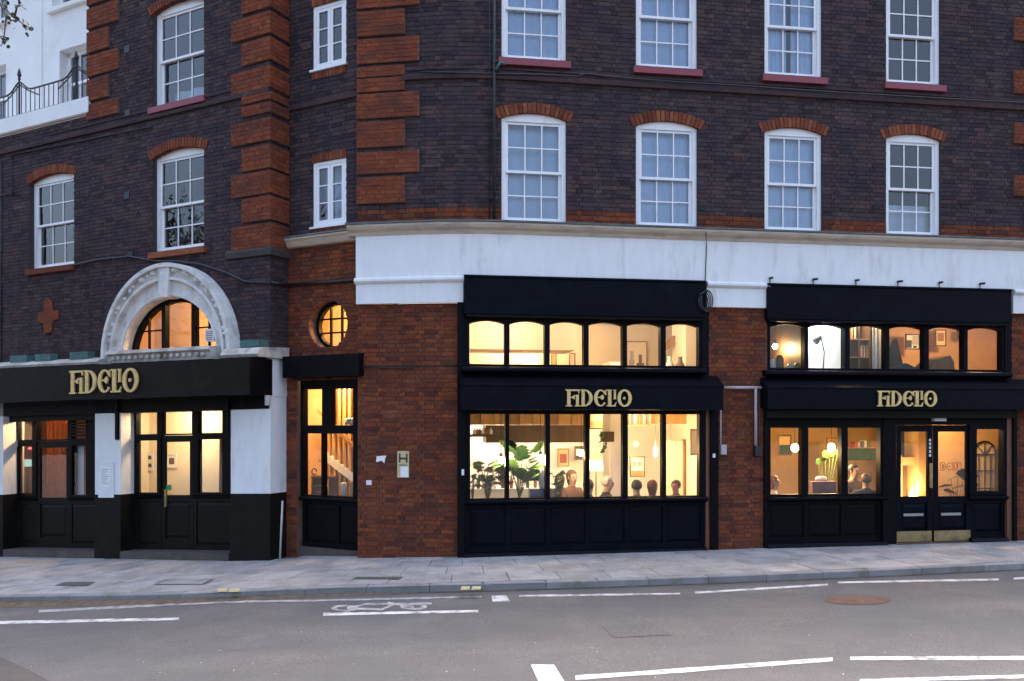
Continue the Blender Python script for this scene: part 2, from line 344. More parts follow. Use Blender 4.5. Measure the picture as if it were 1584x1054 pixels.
def backing(fr, u0, u1, z0, z1, holes, mat, parent, name='wall', w=-.012, step=None, depth=.22):
    us = {u0, u1}; zs = {z0, z1}
    for h in holes: us |= {h.b[0], h.b[1]}; zs |= {h.b[2], h.b[3]}
    us = sorted(x for x in us if u0 <= x <= u1); zs = sorted(x for x in zs if z0 <= x <= z1)
    if step:
        e = []
        for a, b in zip(us, us[1:]): e += list(np.linspace(a, b, max(1, int((b - a) / step)) + 1)[:-1])
        us = e + [us[-1]]
    m = MB()
    for a, b in zip(us, us[1:]):
        for c, d in zip(zs, zs[1:]):
            uc, zc = (a + b) / 2, (c + d) / 2
            if any(h.b[0] < uc < h.b[1] and h.b[2] < zc < h.b[3] for h in holes): continue
            m.add([fr.P(a, c, w), fr.P(b, c, w), fr.P(b, d, w), fr.P(a, d, w)], [(0, 1, 2, 3)])
    for h in holes:
        if isinstance(h, Rect):
            a, b, c, d = h.b; a, b, c, d = max(a, u0), min(b, u1), max(c, z0), min(d, z1)
            for p, q in (((a, c), (a, d)), ((b, d), (b, c)), ((a, d), (b, d)), ((b, c), (a, c))):
                m.add([fr.P(*p, w), fr.P(*q, w), fr.P(*q, w - depth), fr.P(*p, w - depth)], [(0, 1, 2, 3)])
    return m.build(name, mat, parent)
def arc_pts(uc, zc, r, a0, a1, n, rz=None): return [(uc + r * math.cos(a0 + (a1 - a0) * i / n), zc + (rz or r) * math.sin(a0 + (a1 - a0) * i / n)) for i in range(n + 1)]
def plate_round_hole(fr, d, mat, parent, w):           # fills the corners between a disc hole and its square
    u, z, r = d.c; a0, a1 = (0, math.pi) if d.half else (0, 2 * math.pi); n = 48; inn = arc_pts(u, z, r, a0, a1, n); out = []
    for x, y in inn:
        dx, dy = x - u, y - z; k = r / max(abs(dx), abs(dy), 1e-6); out.append((u + dx * k, z + dy * k))
    m = MB()
    for i in range(n): m.add([fr.P(*inn[i], w), fr.P(*inn[i + 1], w), fr.P(*out[i + 1], w), fr.P(*out[i], w)], [(0, 1, 2, 3)])
    for i in range(n): m.add([fr.P(*inn[i], w), fr.P(*inn[i + 1], w), fr.P(*inn[i + 1], w - .3), fr.P(*inn[i], w - .3)], [(0, 1, 2, 3)])
    return m.build('window_reveal', mat, parent)
def seg_curve(u0, u1, zs, rise, n=12):                 # segmental arch through (u0,zs) (u1,zs)
    h = (u1 - u0) / 2; R = (h * h + rise * rise) / (2 * rise); uc = (u0 + u1) / 2; a = math.asin(h / R)
    return [(uc + R * math.sin(-a + 2 * a * i / n), zs + rise - R + R * math.cos(-a + 2 * a * i / n)) for i in range(n + 1)]
# ------------------------------------------------------------------ ground, road, pavement
_gx = np.array([-60, -11.1, -5.2, -3.9, -2.6, -1.2, 0, 9, 60.]); _gz = np.array([-3.2, -.70, -.285, -.165, -.06, -.015, 0, .05, .3])
_xs = np.linspace(-60, 60, 2401); _zs = np.interp(_xs, _gx, _gz); _k = np.ones(25) / 25; _zs[12:-12] = np.convolve(_zs, _k, 'valid')
def g(x): return np.interp(x, _xs, _zs)
def gp(px, py, off=0.0):                                # pixel to a point on the sloping ground
    x, r = 0.0, (px - 792) / F
    for _ in range(40): y = (HC - (float(g(x)) + off)) * F / (py - HOR); x = .5 * x + .5 * r * y
    return np.array([r * y, y, float(g(r * y)) + off])
ROAD = -.115
kp = [gp(*p)[:2] for p in ((0, 923), (180, 920), (370, 915.5), (540, 911), (690, 905.5), (850, 900.5), (1000, 895.5), (1150, 890), (1300, 884), (1450, 877.5), (1584, 871))]
kp = [kp[0] + (kp[0] - kp[2]) / np.linalg.norm(kp[0] - kp[2]) * d for d in (30, 8)] + kp + [kp[-1] + (kp[-1] - kp[-3]) / np.linalg.norm(kp[-1] - kp[-3]) * d for d in (8, 30)]
kp = np.array(kp); _t = np.concatenate([[0], np.cumsum(np.linalg.norm(np.diff(kp, axis=0), axis=1))]); _tt = np.linspace(0, _t[-1], 1600)
_kk = np.stack([np.interp(_tt, _t, kp[:, 0]), np.interp(_tt, _t, kp[:, 1])], 1)
for _ in range(2):
    for c in range(2): _kk[30:-30, c] = np.convolve(_kk[:, c], np.ones(61) / 61, 'valid')
_tn = np.gradient(_kk, axis=0); _tn /= np.linalg.norm(_tn, axis=1)[:, None]
def K(t, q, off=0.0):                                   # t along the kerb, q back towards the buildings
    p = np.array([np.interp(t, _tt, _kk[:, 0]), np.interp(t, _tt, _kk[:, 1])]); d = np.array([np.interp(t, _tt, _tn[:, 0]), np.interp(t, _tt, _tn[:, 1])])
    p = p + np.array([-d[1], d[0]]) * q; return (p[0], p[1], float(g(p[0])) + off)
m = MB(); S = 160.0
m.add([(-S, -S, -4), (S, -S, -4), (S, S, -4), (-S, S, -4)], [(0, 1, 2, 3)]); gr = m.build('ground', 'asphalt_patch', kind='structure')
m = MB(); ts = np.concatenate([np.linspace(0, 24, 13), np.linspace(24.5, _tt[-1] - 24.5, 90), np.linspace(_tt[-1] - 24, _tt[-1], 13)])
qs = [.2, -.3, -1, -2, -3.5, -5, -7, -9, -12, -16, -22]
vs = [K(t, q, ROAD + (0 if q > -.5 else .012 * min(3, -q - .5))) for t in ts for q in qs]; n = len(qs)
m.add(vs, [(i * n + k, i * n + k + 1, (i + 1) * n + k + 1, (i + 1) * n + k) for i in range(len(ts) - 1) for k in range(n - 1)])
road = m.build('road', 'asphalt', kind='structure')
def roadz(x, y):                                        # height of the road sheet
    d = np.min(np.hypot(_kk[:, 0] - x, _kk[:, 1] - y)); return float(g(x)) + ROAD + (0 if d < .5 else .012 * min(3, d - .5))
def rp(px, py, off=.005):
    p = gp(px, py, ROAD)
    for _ in range(3): p = gp(px, py, roadz(p[0], p[1]) - float(g(p[0])) + off)
    return p
def marking(pts, thick, mat='road_paint', name='lane_marking'):   # pts: pixel polyline of the centre, thick in pixels at start and end
    P = []
    for (a, b), (c, d) in zip(pts, pts[1:]):
        k = max(2, int(abs(c - a) / 12)); P += [(a + (c - a) * i / k, b + (d - b) * i / k) for i in range(k)]
    P.append(pts[-1]); m = MB(); n = len(P); v = []
    for i, (x, y) in enumerate(P):
        h = (thick[0] + (thick[1] - thick[0]) * i / (n - 1)) / 2; h *= 1 + .12 * random.uniform(-1, 1); v += [rp(x, y - h), rp(x, y + h)]
    m.add(v, [(2 * i, 2 * i + 1, 2 * i + 3, 2 * i + 2) for i in range(n - 1)]); return m.build(name, mat, road)
marking([(-40, 964), (277, 957.5)], (5, 4)); marking([(500, 950.5), (740, 945.5)], (4.5, 3.5))
marking([(60, 946), (170, 940), (350, 931), (480, 929.5)], (4, 3), 'road_paint_worn'); marking([(480, 929.5), (745, 923)], (2.6, 2.4), 'road_paint_worn')
marking([(803, 922), (1052, 918.5)], (2.6, 2.6)); marking([(1075, 917), (1281, 904.5)], (3.2, 2.8)); marking([(1296, 901.2), (1545, 896.5)], (3, 3)); marking([(1568, 895), (1640, 892)], (3, 3))
marking([(890, 1048.5), (1000, 1041), (1288, 1020)], (7, 6)); marking([(1315, 1018.5), (1640, 1018)], (5.5, 6)); marking([(1330, 1053), (1640, 1045)], (5, 6))
def poly_mark(pts, mat='road_paint', name='lane_marking'): m = MB(); m.add([rp(*p) for p in pts], [tuple(range(len(pts)))]); return m.build(name, mat, road)
poly_mark([(762, 931), (760, 921.5), (783, 921), (789, 930.5)]); poly_mark([(836, 1062), (821, 1028), (857, 1028), (878, 1062)])
# cycle symbol, much flattened by the view: two wheels, frame, handlebar
def ell(cx, cy, rx, ry, n=18): return [(cx + rx * math.cos(6.2832 * i / n), cy + ry * math.sin(6.2832 * i / n)) for i in range(n)]
for cx, cy in ((533, 941), (640, 938.5)):
    m = MB(); o = [rp(*p) for p in ell(cx, cy, 21, 5.2)]; i_ = [rp(*p) for p in ell(cx, cy, 13, 2.4)]; k = len(o)
    m.add(o + i_, [(i, (i + 1) % k, k + (i + 1) % k, k + i) for i in range(k)]); m.build('cycle_symbol', 'road_paint_worn', road)
for a in ([(537, 941), (565, 935)], [(565, 935), (610, 934)], [(537, 941), (590, 943)], [(590, 943), (612, 934)], [(600, 932.5), (640, 939)], [(610, 934.5), (668, 933.5)]): marking(a, (3.0, 3.0), 'road_paint_worn', 'cycle_symbol')
poly_mark([(-330, 960), (-120, 970), (0, 1016), (40, 1034), (88, 1060), (140, 1100), (-330, 1110)], 'asphalt_patch', 'asphalt_patch')
for q in ([(930, 968), (1010, 965), (1040, 982), (950, 986)], [(330, 985), (470, 980), (490, 1001), (345, 1007)]): poly_mark(q, 'asphalt_repair', 'asphalt_patch')
# kerb and paving
def front_w(x, y):                                      # signed distance in front of the facades
    p = np.array([x, y])
    if x > _J[0]: return float((p - FB.o) @ FB.n)
    if x > -2.75: return float((p - FA.o) @ FA.n)
    u = float((p - FL.o) @ FL.d); return float((p - FL.o) @ FL.n) if u < UWC else float((p - FR.o) @ FR.n)
m = MB(); qs = [0.0, .8, 1.6, 2.4, 3.2, 4.4, 6.0]; n = len(qs)
m.add([K(t, q, -.014) for t in ts for q in qs], [(i * n + k, i * n + k + 1, (i + 1) * n + k + 1, (i + 1) * n + k) for i in range(len(ts) - 1) for k in range(n - 1)])
pav = m.build('pavement', 'paving_joint', kind='structure')
t0 = 26.0; t1 = _tt[-1] - 27.0
def slab(t0, t1, q0, q1, z, h, name, mat, parent, bev=.012):
    v = [K(t, q, z - h) for q in (q0, q1) for t in (t0, t1)] + [K(t, q, z - bev) for q in (q0, q1) for t in (t0, t1)] + [K(t, q, z) for q in (q0 + bev, q1 - bev) for t in (t0 + bev, t1 - bev)]
    f = [(8, 9, 11, 10)]
    for a in (0, 4): f += [(a, a + 1, a + 5, a + 4), (a + 3, a + 2, a + 6, a + 7), (a + 2, a, a + 4, a + 6), (a + 1, a + 3, a + 7, a + 5)]
    return MB().add(v, f).build(name, mat, parent)
kerb = MB().add([K(t, q, -.02) for t in ts for q in (.02, .14)], [(2 * i, 2 * i + 2, 2 * i + 3, 2 * i + 1) for i in range(len(ts) - 1)]).build('kerb', 'paving_joint', kind='structure')
t = t0
while t < t1:
    L = random.choice((.9, .9, 1.1, .75)); slab(t + .004, t + L - .004, 0, .155, random.uniform(-.003, .003), .16, 'kerbstone', 'kerb_stone', kerb, .018); t += L
for r, (q0, q1) in enumerate(((.16, .80), (.80, 1.45), (1.45, 2.1), (2.1, 2.75), (2.75, 3.4), (3.4, 4.05), (4.05, 4.7))):
    t = t0 - (r % 2) * .4
    while t < t1:
        L = random.choice((.85, .75, .95, .6)); c = K(t + L / 2, (q0 + q1) / 2)
        if front_w(c[0], c[1]) > -.3 and c[1] > 0: slab(t + .004, t + L - .004, q0 + .004, q1 - .004, random.uniform(-.003, .004), .04, 'paving_slab', 'paving', pav, .005)
        t += L
# leaf litter and grit in the gutter, one strip
m = MB(); a, b = 0, 0
tg = [t for t in np.linspace(22, _tt[-1] - 24, 260)]
wd = [max(.012, .26 * min(1, max(0, (37 - t) / 6)) ** .7 + random.uniform(-.02, .03)) for t in tg]
m.add([p for t, w in zip(tg, wd) for p in (K(t, .01, ROAD + .045 * min(1, w * 6)), K(t, -w * .5, ROAD + .02), K(t, -w, ROAD + .003))],
      [(3 * i + k, 3 * i + k + 1, 3 * i + k + 4, 3 * i + k + 3) for i in range(len(tg) - 1) for k in (0, 1)])
tag(m.build('gutter_litter', 'gutter_dirt', kind='stuff'), 'brown leaf litter and grit lying along the kerb', 'litter')
m = MB()
for _ in range(45):
    x, y = random.uniform(-20, 1600), 975 + 85 * random.random() ** 1.1
    p = rp(x, y, .008); s = random.uniform(.004, .011); a = random.uniform(0, 6.3)
    m.add([(p[0] + s * math.cos(a + k * 1.57) * (1 if k % 2 else .5), p[1] + s * math.sin(a + k * 1.57) * (1 if k % 2 else .5), p[2] + random.uniform(0, .004)) for k in range(4)], [(0, 1, 2, 3)])
tag(m.build('fallen_petals', 'paper', kind='stuff'), 'small pale petals and scraps scattered over the road', 'litter')
def cover(pts, on_road, label, mat, cat='manhole cover', rim='cast_iron'):
    c = np.mean([(rp if on_road else gp)(*p) for p in pts], 0); e = empty('manhole_cover', c, label, cat)
    f = (lambda p, o: rp(*p, off=.004 + o)) if on_road else (lambda p, o: gp(*p, o + .006))
    cx, cy = np.mean(pts, 0); n = len(pts); big = [f(p, 0) for p in pts]; ins = [f((cx + (x - cx) * .88, cy + (y - cy) * .84), .004) for x, y in pts]
    m = MB(); m.add(big + [f((cx + (x - cx) * .9, cy + (y - cy) * .86), .003) for x, y in pts], [(i, (i + 1) % n, n + (i + 1) % n, n + i) for i in range(n)]); m.build('frame', rim, e)
    MB().add(ins + [tuple(np.array(p) - (0, 0, .01)) for p in ins], [tuple(range(n))]).build('lid', mat, e); return e
cover(ell(1327, 928.5, 52, 7.0, 24), True, 'rusty oval-looking round manhole cover set in the asphalt', 'rust', rim='rust')
cover([(84, 906), (100, 900.5), (148, 900), (136, 906.5)], False, 'small dark cover in the paving outside the door with the shutter slats', 'cast_iron')
cover([(236, 904.5), (258, 896.5), (332, 895.5), (316, 904)], False, 'wide grey cover in the paving outside the arched fanlight doors', 'paving', rim='paving_joint')
cover([(544, 896), (552, 892.5), (624, 892), (618, 896.5)], False, 'narrow dark cover in the paving before the brick corner with the yellow plate', 'cast_iron')
for a, lab in (((712, 726), 'pair of yellow paint dashes on the kerb top'), ((729, 743), 'pair of yellow paint dashes on the kerb top'), ((336, 350), 'flaking yellow paint dashes above the littered gutter'), ((354, 370), 'flaking yellow paint dashes above the littered gutter')):
    y = 910.5 if a[0] > 600 else 914; yb = 5.5 if a[0] > 600 else 6
    k = 0 if a[0] > 600 else 1; m = MB(); m.add([gp(a[0], y + 2, .006), gp(a[0] + 2, y - 3.5, .006), gp(a[1] + 1, y - 3.5 - k, .006), gp(a[1], y + 1.5, .006)], [(0, 1, 2, 3)]); m.build('kerb_marking', 'yellow_paint', kerb)
# ------------------------------------------------------------------ the mansion block: walls
BLK = empty('mansion_block', FB.P(0, -.05, 0), 'long dark brick mansion block with red quoins and black cafe fronts', 'building')
UA = FM.U(553); URIGHT = 18.0; ZTOP = 11.2; ZC0, ZC1 = 5.45, 5.63
def curtain(fr, u0, u1, z0, z1, w, mat='net_curtain_sky_tint', label='white net curtain hanging behind a sash window in the upper brick wall', folds=9, amp=.018):
    m = MB(); n = folds * 6; ph = random.uniform(0, 6); v = []
    for i in range(n + 1):
        t = i / n; a = math.sin(t * folds * 6.283 + ph) * amp * (.6 + .4 * math.sin(t * 7 + ph)); u = u0 + (u1 - u0) * t
        v += [fr.P(u, z0, w + a), fr.P(u, z1, w + a * .6)]
    m.add(v, [(2 * i, 2 * i + 2, 2 * i + 3, 2 * i + 1) for i in range(n)])
    return tag(m.build('curtain', mat, smooth=True), label, 'curtain', 'curtains behind the upper windows')
def room(fr, u0, u1, z0, z1, w0, w1, mats, parent, lights=()):
    P = fr.P; q = {'room_back_wall': ([P(u0, z0, w1), P(u1, z0, w1), P(u1, z1, w1), P(u0, z1, w1)], 0), 'room_side_wall': ([P(u0, z0, w0), P(u0, z0, w1), P(u0, z1, w1), P(u0, z1, w0)], 1),
        'room_side_wall.b': ([P(u1, z0, w1), P(u1, z0, w0), P(u1, z1, w0), P(u1, z1, w1)], 1), 'room_floor': ([P(u0, z0, w0), P(u1, z0, w0), P(u1, z0, w1), P(u0, z0, w1)], 2), 'room_ceiling': ([P(u0, z1, w1), P(u1, z1, w1), P(u1, z1, w0), P(u0, z1, w0)], 3)}
    for k, (v, i) in q.items(): MB().add(v, [(0, 1, 2, 3)]).build(k.split('.')[0], mats[i], parent)
def sash_window(fr, u0, u1, z0, z1, zr, rec, rise, sill='maroon', cur=None, bricks=True, gm='glass_window'):
    zs = z1 - rise; m = MB(); j = .07
    m.box(fr, u0 - .01, u0 + j, z0, zs, -rec - .12, -rec); m.box(fr, u1 - j, u1 + .01, z0, zs, -rec - .12, -rec); m.box(fr, u0 + j, u1 - j, z0 - .01, z0 + .035, -rec - .12, -rec + .01)
    win = m.build('sash_window', 'white_frame', BLK)
    c = seg_curve(u0 - .01, u1 + .01, zs, rise + .02); MB().prism(fr, [(u1 + .01, zs - .035), (u0 - .01, zs - .035)][::-1] + c[::-1], -rec - .12, -rec + .004).build('head_board', 'white_frame', win)
    a, b = u0 + j, u1 - j
    for nm, p, q, w, br in (('upper_sash', zr - .022, zs - .035, -rec - .022, .045), ('lower_sash', z0 + .035, zr + .022, -rec - .068, .075)):
        m = MB(); s = .05; d = .035; tr = .045
        m.box(fr, a, a + s, p, q, w - d, w); m.box(fr, b - s, b, p, q, w - d, w); m.box(fr, a + s, b - s, p, p + br, w - d, w - .001); m.box(fr, a + s, b - s, q - tr, q, w - d, w - .001)
        x0, x1, y0, y1 = a + s, b - s, p + br, q - tr; t = .011
        for k in (1, 2): x = x0 + (x1 - x0) * k / 3; m.box(fr, x - t, x + t, y0, y1, w - d + .006, w - .004)
        ym = (y0 + y1) / 2; m.box(fr, x0, x1, ym - t, ym + t, w - d + .008, w - .006); m.build(nm, 'white_frame', win)
        for kx in range(3):
            for kz in range(2):
                X0 = x0 + (x1 - x0) * kx / 3; X1 = x0 + (x1 - x0) * (kx + 1) / 3; Z0 = y0 + (y1 - y0) * kz / 2; Z1 = y0 + (y1 - y0) * (kz + 1) / 2; e = random.uniform(-.004, .004)
                MB().add([fr.P(X0, Z0, w - .02 + e), fr.P(X1, Z0, w - .02 - e), fr.P(X1, Z1, w - .02 - e * .5), fr.P(X0, Z1, w - .02 + e * .7)], [(0, 1, 2, 3)]).build('pane', gm, win)
    if sill: B1(fr, u0 - .06, u1 + .07, z0 - .125, z0 - .011, -rec - .05, .07, 'sill', sill, win)
    if bricks:
        cv = seg_curve(u0 - .03, u1 + .03, zs - .01, rise + .005); h = (u1 - u0) / 2 + .03; R = (h * h + (rise + .005) ** 2) / (2 * (rise + .005)); uc = (u0 + u1) / 2; zc = zs - .01 + rise + .005 - R; A = math.asin(h / R); nb = max(10, int((u1 - u0) / .062))
        for k in range(nb):
            a0 = -A * 1.06 + 2 * A * 1.06 * k / nb + .0035; a1 = -A * 1.06 + 2 * A * 1.06 * (k + 1) / nb - .0035; r0, r1 = R, R + .175 + random.uniform(-.006, .006)
            MB().prism(fr, [(uc + r * math.sin(t), zc + r * math.cos(t)) for r, t in ((r0, a0), (r1, a0), (r1, a1), (r0, a1))][::-1], -rec - .05, .014 + random.uniform(-.003, .004)).build('brick', 'brick_arch', win)
    rm = MB(); U0, U1, Z0, Z1, W0, W1 = u0 - .25, u1 + .25, z0 - .2, z1 + .1, -rec - .13, -rec - 1.6
    P = fr.P; rm.add([P(U0, Z0, W0), P(U1, Z0, W0), P(U1, Z1, W0), P(U0, Z1, W0), P(U0, Z0, W1), P(U1, Z0, W1), P(U1, Z1, W1), P(U0, Z1, W1)], [(4, 5, 6, 7), (0, 1, 5, 4), (3, 7, 6, 2), (0, 4, 7, 3), (1, 2, 6, 5)])
    rm.build('room_recess', 'dark_room', win)
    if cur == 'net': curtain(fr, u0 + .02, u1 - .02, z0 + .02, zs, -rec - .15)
    elif cur == 'pair':
        for a, b in ((u0 + .02, u0 + (u1 - u0) * .46), (u1 - (u1 - u0) * .46, u1 - .02)): curtain(fr, a, b, z0 + .02, zs, -rec - .15, 'net_curtain_sky_tint', 'one of a pair of white curtains parted in the middle of a sash window', 6, .025)
    elif cur == 'blind': curtain(fr, u0 + .02, u1 - .02, z0 + .02, zs, -rec - .17, 'cloth_blind', 'plain pale roller blind drawn down behind the sash window by the drainpipe', 1, .002)
    elif cur == 'dim': curtain(fr, u0 + .02, u1 - .02, z0 + .02, zs, -rec - .6, 'cloth_white', 'dim curtain set back in the dark room behind a sash window', 6, .05)
    elif cur == 'low': curtain(fr, u0 + .02, u1 - .02, z0 + .02, z0 + .45, -rec - .4, 'cloth_white', 'short white half curtain low in the sash window over the maroon sill', 3, .06)
    elif cur == 'half': curtain(fr, u0 + .02, u1 - .02, z0 + .02, zr - .25, -rec - .2, 'cloth_white', 'pale cloth covering the lower half of a dark sash window', 4, .02)
    return win
HM = []
for px0, px1, top, bot, rail, top2, bot2, rail2, c1, c2 in ((776, 876, 175, 345, 265, -77, 93, 12, 'blind', 'net'), (984, 1079, 187, 352, 275, -58, 107, 25, 'net', 'net'), (1183, 1272, 197, 358, 284, -40, 118, 40, 'net', 'pair'), (1371, 1455, 207, 366, 292, -26, 130, 54, 'half', None)):
    pc = (px0 + px1) / 2; u0, u1 = FB.U(px0), FB.U(px1)
    z0, z1, zr = 5.632, FB.Z(pc, top), FB.Z(pc, rail); HM.append(Rect(u0, u1, z0, z1)); sash_window(FB, u0, u1, z0, z1, zr, .05, .11, None, c1)
    z0 = 8.395; z1 = z0 + 1.86; HM.append(Rect(u0, u1, z0, z1)); sash_window(FB, u0, u1, z0, z1, FB.Z(pc, rail2), .05, .11, 'maroon', c2)
STR = (8.02, 8.13)
wall = backing(FM, UA, URIGHT, ZC1, ZTOP, HM, 'mortar_dark', BLK, step=.25)
UQ = FM.U(649)
holes = HM + [Rect(-99, 99, STR[0], STR[1])]
bl = brick_list(UA, URIGHT, 5.87, ZTOP, holes); brick_mesh('brickwork', FM, bl, 'brick_dark', wall)
brick_mesh('brickwork', FM, brick_list(UA, URIGHT, ZC1, 5.87, HM), 'brick_red', wall)
def sweep(fr, u0, u1, prof, name, mat, parent, seg=40): return MB().band(fr, u0, u1, prof, seg).build(name, mat, parent)
sweep(FM, UQ - .3, URIGHT, [(-.02, STR[0]), (.05, STR[0] + .01), (.055, STR[1] - .035), (.02, STR[1]), (-.02, STR[1] + .01)], 'string_course', 'brick_dark', BLK)
sweep(FM, UQ - .2, URIGHT, [(-.02, 8.19), (.022, 8.195), (.022, 8.225), (-.02, 8.235)], 'string_course', 'brick_dark', BLK)
# quoins: rusticated blocks built of bricks
def quoin(fr, u0, u1, z0, z1, ret=0, proud=.045):
    q = MB(); q.box(fr, u0, u1, z0, z1, -.02, proud - .007); p = q.build('quoin_block', 'mortar_red', BLK)
    bl = [(max(u0 + .002, a), min(u1 - .002, b), c, d, e * .6 + proud, f * .5) for a, b, c, d, e, f in brick_list(u0, u1, z0 + .002, z1 - .002, [])]
    brick_mesh('brick_face', fr, bl, 'brick_quoin', p, proud - .012, None)
    return p
qz = [(145, 183, 1), (188, 228, 0), (235, 269, 1), (274, 315, 0), (60, 98, 1), (103, 119, 0), (121, 142, 0), (17, 55, 0), (-30, 12, 1), (-72, -35, 0)]
for a, b, lg in qz: quoin(FM, UA, FM.U(649 if lg else 627), FM.Z(600, b), FM.Z(600, a))
for a, b in ((29, 64), (110, 146), (191, 223), (272, 304)): quoin(FM, FM.U(1567), FM.U(1567) + .7, FM.Z(1575, b), FM.Z(1575, a))
for a, b in ((70, 105), (151, 187), (229, 266), (310, 345)): quoin(FM, FM.U(1567) + .25, FM.U(1567) + .7, FM.Z(1575, b), FM.Z(1575, a))
# ------------------------------------------------------------------ cornice, white band
CU0 = FM.U(541)
sweep(FM, CU0, URIGHT, [(0, ZC1 - .02), (.235, ZC1 - .05), (.24, ZC1 - .02), (.0, ZC1 + .02)], 'lead_flashing', 'lead', BLK)
sweep(FM, CU0 + .02, URIGHT, [(0, 5.40), (.10, 5.41), (.12, 5.46), (.19, 5.50), (.215, 5.54), (.22, ZC1 - .056), (0, ZC1 - .03)], 'cornice', 'cornice_paint', BLK)
WB = .085
sweep(FM, UA, URIGHT, [(0, 4.70), (WB, 4.70), (WB, 5.415), (0, 5.415)], 'painted_band', 'white_paint', BLK)
UP1 = FM.U(719)
sweep(FM, UA - .02, UP1, [(0, 4.60), (WB + .01, 4.60), (WB + .045, 4.635), (WB + .045, 4.67), (WB + .005, 4.703), (0, 4.703)], 'string_moulding', 'white_paint', BLK, 12)
sweep(FM, UA, UP1, [(0, 4.26), (WB - .012, 4.26), (WB - .012, 4.602), (0, 4.602)], 'painted_band', 'white_paint', BLK, 12)
UC0, UC1 = FB.U(1091), FB.U(1187); UD0 = FB.U(1563)
for a, b in ((UC0, UC1), (UD0, URIGHT)):
    sweep(FB, a, b, [(0, 4.60), (WB + .01, 4.60), (WB + .045, 4.635), (WB + .045, 4.67), (WB + .005, 4.703), (0, 4.703)], 'string_moulding', 'white_paint', BLK, 1)
    sweep(FB, a, b, [(0, 4.262), (WB - .012, 4.262), (WB - .012, 4.602), (0, 4.602)], 'painted_band', 'white_paint', BLK, 1)
# band behind the shopfront heads
B1(FB, UP1 - .03, UC0, 4.2, 4.705, -.12, .02, 'lintel', 'black_paint', BLK); B1(FB, UC1, UD0, 4.2, 4.705, -.12, .02, 'lintel', 'black_paint', BLK)
# ------------------------------------------------------------------ lower piers
wp = backing(FM, UA, FM.U(716), -.35, 4.26, [], 'mortar_red', BLK, 'pier', step=.2)
blp = brick_list(UA, FM.U(714), -.30, 4.26, [])
near = [b for b in blp if .55 < b[2] < 2.6 and b[1] < FM.u0][:300]; ns = set(near)
brick_mesh('brickwork', FM, [b for b in blp if b not in ns], 'brick_red', wp)
proto = {}
for b in near:
    L = round(b[1] - b[0], 2); k = (L, random.randrange(3))
    if k not in proto:
        d = L / 2; h = (b[3] - b[2]); me = bpy.data.meshes.new('brick'); r = [random.uniform(-.002, .002) for _ in range(8)]; e = .003
        me.from_pydata([(-d, -.03, 0), (d, -.03, 0), (d, -.03, h), (-d, -.03, h), (-d + e, 0 + r[0], e + r[4]), (d - e, r[1], e), (d - e, r[2], h - e + r[5]), (-d + e, r[3], h - e)],
                       [], [(4, 5, 6, 7), (0, 1, 5, 4), (3, 7, 6, 2), (0, 4, 7, 3), (1, 2, 6, 5)]); me.materials.append(M['brick_red'])
        for v in me.vertices: v.co.y = -v.co.y - 0.0
        me.flip_normals(); proto[k] = me
    link('brick', proto[k], FM.P((b[0] + b[1]) / 2, b[2], b[4]), wp, FM.ang)
for a, b in ((UC0 + .06, UC1), (UD0 + .02, URIGHT)):
    w_ = backing(FB, a, b, -.3, 4.262, [], 'mortar_red', BLK, 'pier'); brick_mesh('brickwork', FB, brick_list(a, b, -.30, 4.262, []), 'brick_red', w_)
# ------------------------------------------------------------------ left wing
def zl(px, py, w=0): return FL.Z(px, py, w)
UE = FL.U(138); ULEFT = -17.5; ZB0 = 3.40
HL = []
LW = [(243, 308, 386, 228, 314, None, None), (243, 308, 158, 0, 84, 'maroon', 'low'), (53, 108, 413, 268, 344, None, None)]
for px0, px1, bot, top, rail, sl, cu in LW:
    pc = (px0 + px1) / 2; u0 = FL.U(px0, -.1); u1 = FL.U(px1, 0) + .12; z0, z1 = zl(pc, bot), zl(pc, top)
    HL.append(Rect(u0, u1, z0, z1)); sash_window(FL, u0, u1, z0, z1, zl(pc, rail), .10, .12, sl or 'brick_arch', cu)
UARC = -3.98; ZAR = 3.52; RO, RI, RIZ = 1.72, 1.25, 1.10
arch_hole = Disc(UARC, ZAR, RI, True)
hr = Rect(UARC - RI, UARC + RI, 3.2, ZAR); HL2 = HL + [Disc(UARC, ZAR, RO - .1, True), Rect(UARC - RO + .1, UARC + RO - .1, 3.2, ZAR)]
wl = backing(FL, UE, UWC, 2.9, 12.2, HL[:2] + [Rect(UARC - RI, UARC + RI, 2.95, ZAR + RIZ + .1)], 'mortar_dark', BLK)
brick_mesh('brickwork', FL, brick_list(UE, UWC, ZB0, 12.2, HL2 + [Rect(-99, 99, 8.10, 8.20)]), 'brick_dark', wl)
wl2 = backing(FL, ULEFT, UE, 2.9, 8.5, HL[2:], 'mortar_dark', BLK); brick_mesh('brickwork', FL, brick_list(ULEFT, UE, ZB0, 8.5, HL2 + [Rect(-99, 99, 8.10, 8.20)]), 'brick_dark', wl2)
FE = Frame(FL.P(UE, 0)[:2], (FL.n[0], FL.n[1]))         # end wall of the tall part, above the low part
backing(Frame(FL.P(UE, 0)[:2], (-FL.n[0], -FL.n[1])), 0, 5, 8.4, 12.2, [], 'mortar_dark', BLK)
sweep(FL, ULEFT, UWC, [(-.02, 8.10), (.05, 8.11), (.055, 8.17), (.02, 8.20), (-.02, 8.21)], 'string_course', 'brick_dark', BLK, 1)
sweep(FL, UE - 1.2, UWC - .5, [(-.02, 8.27), (.02, 8.275), (.02, 8.30), (-.02, 8.31)], 'string_course', 'brick_dark', BLK, 1)
wr = backing(FW, 0, .47, -.6, 12.2, [], 'mortar_dark', BLK); brick_mesh('brickwork', FW, brick_list(0, .47, 2.9, 12.2, []), 'brick_dark', wr)
